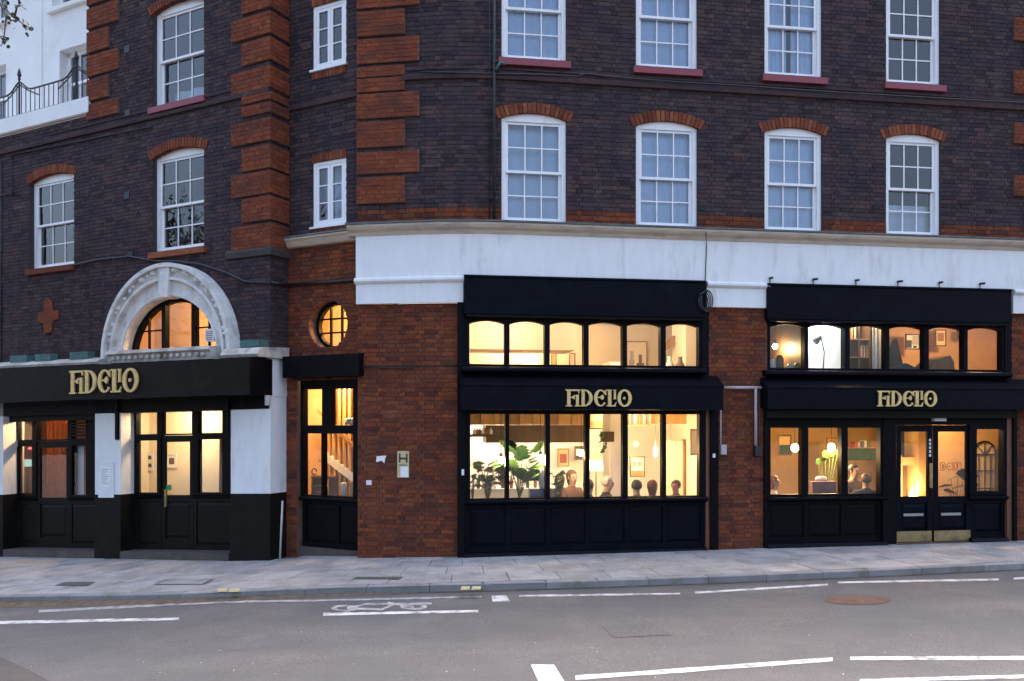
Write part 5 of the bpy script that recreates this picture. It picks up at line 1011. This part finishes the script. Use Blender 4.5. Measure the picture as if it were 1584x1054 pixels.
tb = empty('window_ledge_table', PB(820, 800, -.6), 'low wooden plant shelf inside the six-light window', 'shelf'); B1(FB, U(724), U(905, -.6), .70, .74, -.9, -.2, 'top', 'wood', tb)
for x in (U(730), U(810), U(900, -.6)): B1(FB, x, x + .05, ZF1, .70, -.7, -.62, 'leg', 'wood', tb)
def bush(px, w, pr, ph, pot, label, box, n, sz, mts):
    x0, x1, y0, y1 = box; L = []
    for k in range(n):
        a = random.random(); L += spec([(x0 + (x1 - x0) * a, y0 + (y1 - y0) * random.random() ** .8, sz * random.uniform(.7, 1.2))], w, mts[k % len(mts)])
    return plant(PB(px, 771, w)[:2] + (.74,), L, label, pot, pr, ph)
bush(803, -.66, .10, .14, 'terracotta', 'large split-leaf plant with broad green leaves in the six-light window', (786, 828, 694, 752), 26, .34, ['leaf_green', 'leaf_green', 'leaf_green', 'leaf_dark'])
bush(754, -.66, .09, .10, 'ceramic', 'potted plant with green and rusty red leaves at the window end', (738, 776, 708, 756), 26, .25, ['leaf_green', 'leaf_dark', 'leaf_green', 'leaf_red'])
bush(731, -.6, .06, .08, 'terracotta', 'small dark leafed plant tucked by the window frame', (726, 736, 732, 756), 8, .17, ['leaf_dark'])
bush(862, -.62, .07, .08, 'terracotta', 'low bushy green plant in the third window light', (851, 872, 730, 758), 14, .16, ['leaf_green', 'leaf_green', 'leaf_dark'])
bp_ = empty('planter', PB(831, 771, -.35)[:2] + (.74,), 'square deep blue glazed planter on the window shelf', 'planter'); B1(FB, U(819, -.3), U(843, -.3), .74, Z(831, 757, -.35), -.42, -.26, 'body', 'blue_glaze', bp_); B1(FB, U(818.4, -.3), U(843.6, -.3), Z(831, 757, -.35), Z(831, 755.8, -.35), -.43, -.25, 'rim', 'blue_glaze', bp_)
vase(PB(839, 756, -.36), [(.05, -.01), (.07, .08), (.065, .2), (.045, .3), (.05, .34)], 'ceramic', 'tall white vase behind the blue planter')
plant(PB(1480, 800, -.8)[:2] + (ZF1 + .05,), [(*PB(px, py, -.8 + random.uniform(-.1, .1)), sz, 'leaf_dark') for px, py, sz in ((1470, 740, .3), (1482, 735, .34), (1490, 742, .3), (1463, 752, .26), (1478, 752, .3), (1492, 756, .26), (1470, 762, .24))], 'dark rubber plant standing inside the right glass door', 'terracotta', .14, .5, 'leaf_dark', False)
iv = empty('trailing_plant', PB(934, 698, -1.98), 'trailing green ivy spilling from the shelf box', 'plant')
for k in range(16): y = 668 + k * 2; leaf(MB(), PB(933 + 3 * math.sin(k * 1.7), y, -1.97), (math.sin(k * 2.4), -.5, -.5), .09, k).build('leaf', 'leaf_dark', iv, True)
MB().tube([PB(938, 668, -1.97), PB(933, 674, -1.97), PB(934, 698, -1.97)], .005, 5).build('stem', 'leaf_dark', iv)
plant(PB(1277, 800, -1.6)[:2] + (ZF1 + .05,), [(*PB(px, py, -1.6 + random.uniform(-.1, .1)), sz, 'leaf_green') for px, py, sz in ((1270, 712, .2), (1277, 708, .2), (1284, 706, .24), (1290, 702, .22), (1296, 700, .2), (1266, 718, .16))], 'tall pale green plant under the second bare bulb', 'terracotta', .12, .4)
# seating and tables (mostly below the sills)
def chair(c, ang, label, mat='wood'):
    e = empty('chair', c, label, 'chair'); ca, sa = math.cos(ang), math.sin(ang)
    class L_:                                            # local frame: u across, w towards the chair's front
        def P(s, u, z, w=0): return (c[0] + ca * u + sa * w, c[1] + sa * u - ca * w, c[2] + z)
    f = L_(); B1(f, -.2, .2, .41, .45, -.2, .2, 'seat', mat, e); B1(f, -.19, .19, .62, .84, -.22, -.19, 'backrest', mat, e)
    for x in (-.18, .15): B1(f, x, x + .03, 0, .41, .16, .19, 'leg', mat, e); B1(f, x, x + .03, 0, .62, -.215, -.185, 'leg', mat, e)
    return e
def table(c, r, label):
    e = empty('table', c, label, 'table'); MB().lathe((c[0], c[1], c[2] + .70), [(r, 0), (r, .03)], 20).build('top', 'wood', e); MB().lathe(c, [(.2, 0), (.2, .02), (.03, .04), (.03, .70)], 12).build('pedestal', 'iron', e)
def bottle(p, mat, label, grp, h=.28): o = tag(MB().lathe(p, [(.035, 0), (.037, .01), (.037, h * .58), (.014, h * .75), (.014, h), (.016, h)], 10).build('bottle', mat, None, True), label, 'bottle', grp)
for k in range(8): bottle(FB.P(U(740, -3) + .17 * k, .89, -3.0 - .05 * (k % 2)), ('leaf_dark', 'wood', 'ceramic')[k % 3], ('dark green', 'brown', 'white')[k % 3] + ' bottle standing on the white kitchen counter', 'bottles on the kitchen counter')
for k in range(7): bottle(PB(734 + k * 4.2, 664, -2.3)[:2] + (Z(745, 672, -2.3),), ('ceramic', 'terracotta', 'mauve')[k % 3], ('white', 'orange', 'mauve') [k % 3] + ' jar on the small shelf left of the bulkhead', 'jars on the small shelf', .13)
jr = tag(B1(FB, U(722, -2.3), U(764, -2.3), Z(745, 676, -2.3), Z(745, 672, -2.3), -2.4, -2.22, 'wall_shelf', 'dark_wood'), 'small dark shelf left of the bulkhead carrying jars', 'shelf')
picture(FB, 1203, 1224, 672, 705, -3.6, 'upright landscape picture on the tan wall behind the first bare bulb', 'cloth_blue', 'wood', ((.1, .9, .1, .5, 'leaf_dark'), (.1, .9, .5, .9, 'tan_wall')))
picture(FB, 862, 880, 694, 722, -4.4, 'pale picture on the kitchen wall below the bulkhead', 'tan_wall', 'wood', ((.2, .8, .2, .7, 'red_print'),)); picture(FB, 888, 902, 690, 712, -4.4, 'small blue picture on the kitchen wall below the bulkhead', 'cloth_blue', 'wood', ((.2, .8, .3, .8, 'paper'),))
# ------------------------------------------------------------------ people: one continuous skinned body each, seated
def person(c, ang, cloth, hair, label, longhair=False, lean=0.0, scale=1.0, turn=0.0):
    V, E, R = [], [], []
    def add(p, r, j=None):
        V.append(p); R.append(r)
        if j is not None: E.append((j, len(V) - 1))
        return len(V) - 1
    ly = lambda z: lean * max(0, z - .5)
    pel = add((0, 0, .50), (.15, .12)); sp = add((0, ly(.7), .70), (.135, .10), pel); ch = add((0, ly(.9), .90), (.155, .11), sp); ns_ = add((0, ly(1.0) + .0, 1.01), (.075, .07), ch); nk = add((0, ly(1.06) + .012, 1.07), (.052, .055), ns_)
    hy = ly(1.15) + .02; jw = add((0, hy + .012, 1.125), (.062, .075), nk); hd = add((0, hy, 1.19), (.074, .092), jw); tp = add((0, hy - .005, 1.255), (.058, .072), hd)
    for s in (-1, 1):
        sh_ = add((.17 * s, ly(.97), .965), (.065, .065), ch); el = add((.23 * s, .06 + ly(.8), .72), (.045, .045), sh_); wr_ = add((.15 * s, .27, .70), (.03, .03), el); pa = add((.12 * s, .34, .71), (.036, .018), wr_)
        for k in range(4): f1 = add((.12 * s + (k - 1.5) * .018, .40 + .006 * (k in (1, 2)), .712), (.0085, .0085), pa); add((.12 * s + (k - 1.5) * .019, .43 + .01 * (k in (1, 2)), .70), (.0075, .0075), f1)
        th = add((.12 * s - .045 * s, .345, .712), (.0095, .0095), pa); add((.12 * s - .055 * s, .375, .705), (.0085, .0085), th)
        hp = add((.1 * s, .06, .49), (.09, .085), pel); kn = add((.13 * s, .42, .48), (.065, .065), hp); an = add((.13 * s, .40, .09), (.04, .04), kn); add((.13 * s, .54, .04), (.04, .03), an)
    me = bpy.data.meshes.new('tmp'); me.from_pydata(V, E, []); o = bpy.data.objects.new('tmp', me); COL.objects.link(o)
    o.modifiers.new('s', 'SKIN'); sk = me.skin_vertices[0].data
    for i, r in enumerate(R): sk[i].radius = r; sk[i].use_root = (i == 0)
    sb = o.modifiers.new('d', 'SUBSURF'); sb.levels = 2; sb.render_levels = 2
    dg = bpy.context.evaluated_depsgraph_get(); nm = bpy.data.meshes.new_from_object(o.evaluated_get(dg)); bpy.data.objects.remove(o); bpy.data.meshes.remove(me)
    nm.materials.clear(); nm.materials.append(M[cloth]); nm.materials.append(M['skin']); nm.name = 'person'
    for p in nm.polygons: q = p.center; p.material_index = 1 if (q.z > 1.045 or (q.y > .275 and .6 < q.z < .78)) else 0; p.use_smooth = True
    for v in nm.vertices:                                # a nose and brow on the front of the head
        if v.co.z > 1.12 and v.co.y > hy + .05:
            v.co.y += .022 * math.exp(-(v.co.x / .016) ** 2 - ((v.co.z - 1.165) / .03) ** 2)
    b = link('person', nm, c, None, ang + math.pi); b.scale = (scale,) * 3; tag(b, label, 'person'); WL[b.name] = Vector((0, 0, 0))
    def child(mb, name, mat, sm=True):
        a = np.array(mb.v); me = bpy.data.meshes.new(name); me.from_pydata(a.tolist(), [], mb.f); me.materials.append(M[mat]); [setattr(p, 'use_smooth', sm) for p in me.polygons]
        k = bpy.data.objects.new(name, me); COL.objects.link(k); k.parent = b
    h = MB(); h.ball((0, hy - .018, 1.205), .10, 12, (.86, 1.02, .98))
    for i, v in enumerate(h.v):
        x, y, z = v
        if y > hy + .045 and z < 1.245: h.v[i] = (x * .8, hy + .03, max(z, 1.2))
        elif z < 1.15 and not longhair: h.v[i] = (x * .85, y, 1.15 - (1.15 - z) * .4)
        elif z < 1.16 and longhair: h.v[i] = (x * 1.05, min(y, hy - .01), 1.16 - (1.16 - z) * 3.2)
    child(h, 'hair', hair)
    for s in (-1, 1):
        child(MB().ball((.028 * s, hy + .078, 1.188), .0095, 6), 'eye', 'ink'); child(MB().ball((.078 * s, hy - .002, 1.175), .022, 6, (.4, .8, 1.2)), 'ear', 'skin')
    child(MB().ball((0, hy + .083, 1.128), .02, 6, (1, .35, .28)), 'mouth', 'red_print')
    return b
def seat_at(px, py_top, w, ang, cloth, hair, label, zf=ZF1, **k):
    p = PB(px, py_top, w); sc = (p[2] - zf) / 1.30; c = (p[0], p[1], zf); sc = max(.84, min(1.14, sc)); chair((c[0], c[1], zf), ang, 'chair under the ' + label, 'dark_wood'); return person((p[0], p[1], p[2] - 1.30 * sc), ang, cloth, hair, label, scale=sc, **k)
A0 = FB.ang
seat_at(930, 736, -.85, A0 + 1.0, 'cloth_dark', 'hair_white', 'white haired person in a dark jacket', lean=.15); seat_at(985, 742, -.45, A0 + math.pi, 'cloth_grey', 'hair_dark', 'dark haired person in grey facing the back wall')
seat_at(1009, 742, -.45, A0 + math.pi - .3, 'cloth_orange', 'hair_red', 'red haired person in an orange top', longhair=True); seat_at(884, 727, -.9, A0 + .5, 'cloth_brown', 'hair_brown', 'brown haired person in brown behind the low bushy plant', longhair=True)
seat_at(1046, 742, -1.1, A0 - .8, 'cloth_brown', 'hair_brown', 'brown haired person in front of the plain inner door')
seat_at(910, 741, -.55, A0 + math.pi - .8, 'cloth_dark', 'hair_dark', 'dark haired person in black beside the white haired guest'); seat_at(866, 732, -1.3, A0 + math.pi, 'cloth_grey', 'hair_brown', 'brown haired person in grey turned towards the kitchen', longhair=True)
table(PB(955, 800, -1.2)[:2] + (ZF1,), .35, 'round cafe table between the white haired and grey guests'); table(PB(1000, 800, -1.6)[:2] + (ZF1,), .35, 'round cafe table in front of the orange top')
ZF2 = ZF1 + .05
seat_at(1196, 735, -.8, A0 + 1.2, 'cloth_white', 'hair_red', 'auburn haired person in white at the edge of the three-light window', zf=ZF2, longhair=True); seat_at(1340, 732, -.45, A0 + math.pi - .4, 'cloth_blue', 'hair_brown', 'brown haired person in blue with back turned', zf=ZF2); seat_at(1320, 718, -1.1, A0 + .3, 'cloth_brown', 'hair_dark', 'dark haired person in brown facing the street', zf=ZF2)
table(PB(1325, 800, -1.1)[:2] + (ZF2,), .3, 'round cafe table between the guests in blue and brown')
ac_ = empty('armchair', PB(1275, 800, -1.0)[:2] + (ZF2,), 'mauve upholstered armchair in the middle window light', 'chair'); zq_ = Z(1275, 745, -.8)
B1(FB, U(1256, -.8), U(1293, -.8), .4, zq_, -.9, -.78, 'backrest', 'mauve', ac_); B1(FB, U(1256, -.8), U(1293, -.8), .15, .45, -1.35, -.9, 'seat', 'mauve', ac_)
for a in (1257, 1289): B1(FB, U(a, -.8), U(a + 3, -.8), ZF2, .15, -.9, -.8, 'leg', 'dark_wood', ac_); B1(FB, U(a, -.8), U(a + 3, -.8), ZF2, .15, -1.3, -1.2, 'leg', 'dark_wood', ac_)
cu_ = MB().ball(PB(1270, 741, -.95), .09, 8, (1.3, .7, .6)); tag(cu_.build('cushion', 'cloth_white', None, True), 'small white cushion on the mauve armchair', 'cushion')
sh3 = empty('display_shelf', PB(1340, 705, -2.6), 'green painted display shelf at the right of the three-light window', 'shelf'); BX(1312, 1364, 694, 712, -2.9, -2.6, 'cabinet', 'leaf_dark', None, None, sh3); BX(1312, 1364, 692.6, 694, -2.9, -2.55, 'shelf_board', 'wood', None, None, sh3)
books(1322, 1362, 692.4, -2.85, -2.65, 11, 8, 'book on the green display shelf', 'books on the green display shelf')
BX(1306, 1312, 655, 720, -1.4, -1.3, 'wooden_post', 'pine', 'leaning pine post beside the green display shelf', 'post')
# inside the double doors: fireplace, wall, arched mirror, painted letters
BX(1372, 1420, 640, 712, -3.4, -3.0, 'wall_panel', 'cloth_blue', 'slate blue wall panel above the mantel', 'panel'); fp = empty('fireplace', PB(1405, 800, -2.8), 'tan fireplace with a glowing fire seen through the left door', 'fireplace')
BX(1386, 1396, 705, 815, -3.0, -2.7, 'jamb', 'tan_wall', None, None, fp); BX(1384, 1418, 708, 720, -3.0, -2.65, 'mantel', 'tan_wall', None, None, fp); BX(1397, 1416, 720, 815, -3.0, -2.9, 'hearth_back', 'dark_wood', None, None, fp); MB().lathe(PB(1411, 768, -2.6), [(.02, -.1), (.07, -.06), (.06, .06), (.03, .14), (.005, .2)], 8).build('fire', 'flame', fp, True); lamp_light('fire_light', PB(1414, 752, -2.4), 9, WARM, .06, fp)
B1(FB, U(1443, -1.75), UD0 + 2, ZF1, CZ2 + .02, -1.95, -1.75, 'partition', 'orange_wall', BLK)
BX(1421, 1440, 630, 850, -3.2, -2.5, 'wall_pier', 'tan_wall', None, None, BLK)
am = empty('arched_mirror', PB(1523, 762, -1.6), 'arched iron mirror with radiating bars behind the side light', 'mirror'); u_a, u_b = U(1507, -1.6), U(1541, -1.6); uc = (u_a + u_b) / 2; ra_ = (u_b - u_a) / 2; zt_ = Z(1523, 683, -1.6); zsp = zt_ - ra_; zbm = ZF2 + .35; W_ = -1.62
def bar2(p, q): MB().tube([FB.P(*p, W_), FB.P(*q, W_)], .011, 5).build('bar', 'iron', am)
o = [(u_a, zbm)] + arc_pts(uc, zsp, ra_, math.pi, 0, 20) + [(u_b, zbm)]; MB().tube([FB.P(*p, W_) for p in o], .018, 6).build('frame', 'iron', am)
for a in (.25, .5, .75): t = math.pi * a; bar2((uc, zsp - .02), (uc + ra_ * math.cos(t), zsp + ra_ * math.sin(t)))
for k in (-.33, 0, .33): bar2((uc + 2 * ra_ * k * .8, zbm), (uc + 2 * ra_ * k * .8, zsp + (.0 if k else .05)))
for zz in (zsp - .02, zsp - .36, zsp - .72): bar2((u_a, zz), (u_b, zz))
MB().add([FB.P(*p, W_ - .03) for p in o][::-1], [tuple(range(len(o)))]).build('mirror_glass', 'tan_wall', am)
B1(FB, u_a, u_b, ZF2, zbm, W_ - .12, W_ + .08, 'stand', 'dark_wood', am)
pl = empty('painted_sign', PB(1470, 729, WD - .03), 'red outlined capitals painted inside the glass of the right door', 'sign'); wz = WD - .032
def outl(pts): 
    for a, b in zip(pts, pts[1:]): MB().tube([PB(*a, wz), PB(*b, wz)], .006, 4).build('letter_stroke', 'red_print', pl)
def bx_(x): return [(x, 716), (x + 5, 715.5), (x + 7.5, 719), (x + 7.5, 724), (x + 5, 728), (x, 728), (x, 716)]
outl(bx_(1455)); outl([(1458, 719), (1460, 719), (1460, 725), (1458, 725), (1458, 719)]); outl([(1472, 718), (1468, 715.5), (1465, 719), (1465, 725), (1468, 728), (1472, 726)]); outl([(1466, 722), (1470, 722)]); outl([(1474, 716), (1476, 716), (1476, 725), (1479, 725), (1479, 728), (1474, 728), (1474, 716)]); outl([(1478, 715.5), (1480, 715.5), (1480, 722)]); outl([(1482, 716), (1486, 716), (1487, 722), (1486, 728), (1482, 728), (1481, 722), (1482, 716)])
B1(FB, U(716), U(890, -1.6), Z(800, 541, -1.6), 4.34, -2.5, -1.6, 'ceiling_beam', 'cream_wall', BLK)
# mezzanine clutter on the right
dk = empty('desk_lamp', PB(1262, 571, -.6), 'black angled desk lamp in the bright white mezzanine bay', 'lamp'); MB().tube([PB(1273, 575, -.6), PB(1275, 545, -.6), PB(1270, 522, -.6)], .012, 6).build('arm', 'iron', dk); MB().tube([PB(1270, 521, -.6), PB(1261, 529, -.6)], .03, 10, .07).build('lamp_head', 'iron', dk)
tag(BX(1248, 1262, 500, 590, -1.3, -1.25, 'folding_screen', 'ceramic', None, None), 'pale upright panel at the back of the bright white mezzanine bay', 'panel')
bc = empty('bookcase', PB(1340, 572, -.5), 'tall brown bookcase in the dim mezzanine bay', 'bookcase')
for a in (1313, 1328, 1345): BX(a, a + 1.6, 495, 590, -.6, -.36, 'upright', 'dark_wood', None, None, bc)
for y in (524, 552): BX(1313, 1346, y, y + 2, -.6, -.37, 'shelf_board', 'wood', None, None, bc)
books(1315, 1328, 524, -.58, -.40, 20, 6, 'book on the brown bookcase in the dim mezzanine bay', 'books on the brown bookcase'); books(1330, 1345, 552, -.58, -.40, 22, 7, 'book on the brown bookcase in the dim mezzanine bay', 'books on the brown bookcase')
tag(curtain(FB, U(1349, -.3), U(1368, -.3), zs2 - .05, 4.3, -.3, 'cloth_white', 'x', 3, .02), 'white curtain hanging beside the brown bookcase', 'curtain')
for i, (px, py, hh, mt, lab) in enumerate(((1194, 571, .22, 'ceramic', 'pale jar in the dark cluttered mezzanine bay'), (1206, 571, .30, 'dark_wood', 'dark jar in the dark cluttered mezzanine bay'), (1222, 571, .14, 'ceramic', 'small white box-like jar beside the glowing lamp'), (1234, 571, .16, 'leaf_green', 'green jar at the end of the cluttered mezzanine bay'))): vase(PB(px, py + 4, -.45), [(.06, 0), (.075, hh * .3), (.07, hh * .8), (.04, hh)], mt, lab)
lg = B1(FB, U(1187), U(1245), zs2 - .1, Z(1215, 575, -.45), -.6, -.3, 'sideboard', 'dark_wood'); tag(lg, 'dark sideboard under the jars of the mezzanine', 'sideboard')
tag(MB().prism(FB, [FB.UZ(*p, -.7) for p in ((1376, 590), (1378, 548), (1388, 524), (1396, 560), (1400, 590))][::-1], -.85, -.7).build('hanging_coat', 'cloth_dark', None), 'dark coat hung at the edge of the orange mezzanine room', 'coat')
tag(MB().prism(FB, [FB.UZ(*p, -.8) for p in ((1440, 590), (1440, 566), (1450, 556), (1470, 550), (1476, 560), (1478, 590))][::-1], -1.3, -.8).build('armchair', 'dark_wood', None), 'dark chair back below the upright brown picture', 'chair')
tag(MB().prism(FB, [FB.UZ(*p, -.5) for p in ((1374, 590), (1374, 572), (1390, 566), (1402, 562), (1415, 568), (1430, 572), (1430, 590))][::-1], -.9, -.5).build('cloth_heap', 'cloth_blue', None), 'heap of blue-grey cloth on the sill of the orange mezzanine room', 'cloth')
# staircase behind the bay window, shelf and pots in front of it
stc = empty('staircase', FR.P(FR.U(540, -1.2), .0, -1.2), 'pine staircase with slatted balusters behind the bay window', 'staircase')
for k in range(8):
    x = 500 + k * 8; u0_ = FR.U(x, -1.0); B1(FR, u0_, u0_ + .045, .0, zf0 + .05, -1.06, -1.0, 'baluster', 'pine', stc)
MB().prism(FR, [FR.UZ(*p, -.9) for p in ((490, 630), (572, 716), (572, 722), (490, 637))][::-1], -.98, -.9).build('handrail', 'wood', stc); MB().prism(FR, [FR.UZ(*p, -.95) for p in ((500, 700), (560, 745), (560, 760), (500, 713))][::-1], -1.1, -.99).build('stair_string', 'ceramic', stc)
for k in range(6): B1(FR, FR.U(495 + k * 12, -1.2), FR.U(513 + k * 12, -1.2), FR.Z(520, 715 + k * 12, -1.2), FR.Z(520, 718 + k * 12, -1.2) + .08, -1.9, -1.15, 'tread', 'wood', stc)
cbn = empty('shelf_unit', FR.P(FR.U(490, -.5), .0, -.5), 'small dark shelf unit inside the bay window', 'shelf')
for y in (737, 750, 762): B1(FR, FR.U(484, -.5), FR.U(512, -.5), FR.Z(498, y + 3, -.5), FR.Z(498, y, -.5), -.7, -.45, 'shelf_board', 'dark_wood', cbn)
for x in (484, 511): B1(FR, FR.U(x, -.5), FR.U(x + 2, -.5), .0, FR.Z(498, 737, -.5), -.7, -.46, 'upright', 'dark_wood', cbn)
B1(FR, FR.U(466), .28, .0, FR.Z(510, 768, -.3), -.45, -.2, 'window_seat', 'dark_wood', BLK)
for px, r_, h_, mt, lab in ((503, .07, .20, 'ceramic', 'white round tub standing in the bay window'), (532, .06, .26, 'ceramic', 'white printed canister standing in the bay window'), (546, .05, .3, 'pine', 'tan jar at the end of the bay window')): q = on(FR, px, 768, -.3); vase((q[0], q[1], FR.Z(510, 768, -.3)), [(r_, 0), (r_, h_ * .9), (r_ * .8, h_), (r_ * .75, h_)], mt, lab)
m = MB(); q = on(FR, 486, 730, -.55); m.tube([(q[0] + .045 * math.cos(t), q[1], q[2] + .06 * math.sin(t)) for t in np.linspace(0, 5.6, 16)], .012, 6); tag(m.build('ornament', 'ink', None, True), 'black curled ornament on the dark shelf unit', 'ornament')
m = MB(); q = on(FR, 541, 652, -.6)
for k in range(9): m.ball((q[0] + random.uniform(-.1, .1), q[1], q[2] + random.uniform(-.03, .05)), .045, 6)
tag(m.build('dried_flowers', 'ceramic', None, True), 'bunch of pale dried flowers on the stair rail', 'flowers')
# dark lobby at the far left
tv = empty('till_screen', FS.P(S(41, -1), LBs[5] + .9, RWD - .8), 'small lit till screen in the dark red lobby', 'screen'); q = FS; B1(q, S(36, RWD - .8), S(47, RWD - .8), SZ(41, 722, RWD - .8), SZ(41, 711, RWD - .8), RWD - .83, RWD - .8, 'display', 'screen', tv); B1(q, S(40, RWD - .8), S(42, RWD - .8), LBs[5], SZ(41, 722, RWD - .8), RWD - .86, RWD - .83, 'stand', 'ink', tv)
m = MB(); m.ball(on(FS, 46, 694, RWD - .5), .028, 8, (1.6, 1, .7)); tag(m.build('alarm_light', 'red_led', None, True), 'small red alarm light over the dark lobby', 'light')
cw = curtain(FS, S(66, RWD - .6), S(100, RWD - .6), LBs[5], lf0 - .3, RWD - .7, 'cloth_orange', 'x', 5, .04); tag(cw, 'heavy orange curtain behind the far door of the dark lobby', 'curtain')
lc = curtain(FS, S(112, RWD - .15), S(133, RWD - .15), LBs[3] - .05, LBs[4], RWD - .1, 'cloth_blind', 'x', 1, .002); tag(lc, 'grey slatted blind in the side light beneath the louvres', 'blind')
tag(curtain(FS, S(305, RWD - .3), S(350, RWD - .3), LA[3] - .1, LA[4] + .05, RWD - .9, 'cloth_brown', 'x', 4, .05), 'brown curtain behind the right side light under the arch', 'curtain')
# street tree standing outside the frame, its twigs reach in at the top corner and show in the glass of the wing
tr = empty('street_tree', (-11.6, 12.9, float(g(-11.6))), 'street tree with sparse spring twigs reaching past the white house', 'tree')
tk = [Vector((-11.6, 12.9, float(g(-11.6)) - .1)), Vector((-11.55, 12.9, 2.0)), Vector((-11.45, 12.95, 4.2)), Vector((-11.3, 13.0, 6.0))]; MB().tube(tk, .2, 10, .11).build('trunk', 'bark', tr, True)
def at(px, py, Y): return Vector(((px - 792) / F * Y, Y, HC - (py - HOR) / F * Y))
lb = MB(); lv = MB(); rt = random.Random(5)
def twig(p, d, L, r, k):
    q = [p]
    for i in range(4): d = (d + Vector([rt.gauss(0, .22) for _ in range(3)]) + Vector((0, 0, .05))).normalized(); q.append(q[-1] + d * L / 4)
    if any(v.x / v.y > -.70 for v in q): return
    lb.tube(q, r, 5, r * .5)
    if k:
        for i in range(5): twig(q[1 + i % 4], (d + Vector([rt.gauss(0, .75) for _ in range(3)])).normalized(), L * rt.uniform(.5, .75), r * .5, k - 1)
    if k < 2:
        for i in range(6): leaf(lv, q[rt.randrange(1, 5)] + Vector([rt.gauss(0, .05) for _ in range(3)]), [rt.uniform(-1, 1) for _ in range(3)], rt.uniform(.04, .09), rt.uniform(0, 3), False, 3)
for i in range(9): a_ = i * 2.4; twig(tk[2].lerp(tk[3], i / 8), Vector((math.cos(a_), math.sin(a_), .7)).normalized(), 2.2, .055, 3)
for l in ([tk[3], at(-60, -60, 11.8), at(0, 5, 11.5), at(22, 28, 11.4), at(40, 40, 11.3), at(52, 46, 11.3)], [at(0, 5, 11.5), at(10, 24, 11.4), at(6, 60, 11.3), at(2, 72, 11.3)], [tk[3], at(-40, 20, 12), at(-10, 55, 11.8), at(10, 58, 11.7)], [at(22, 28, 11.4), at(26, 12, 11.3), at(30, 6, 11.3)]):
    lb.tube(l, .018, 5, .004)
    for a, b in zip(l[1:], l[2:]):
        for k in range(9): leaf(lv, a.lerp(b, rt.random()) + Vector([rt.gauss(0, .04) for _ in range(3)]), [rt.uniform(-1, 1) for _ in range(3)], rt.uniform(.03, .07), rt.uniform(0, 3), False, 4)
lb.build('branches', 'bark', tr, kind='stuff'); lv.build('crown', 'leaf_tree', tr, kind='stuff')
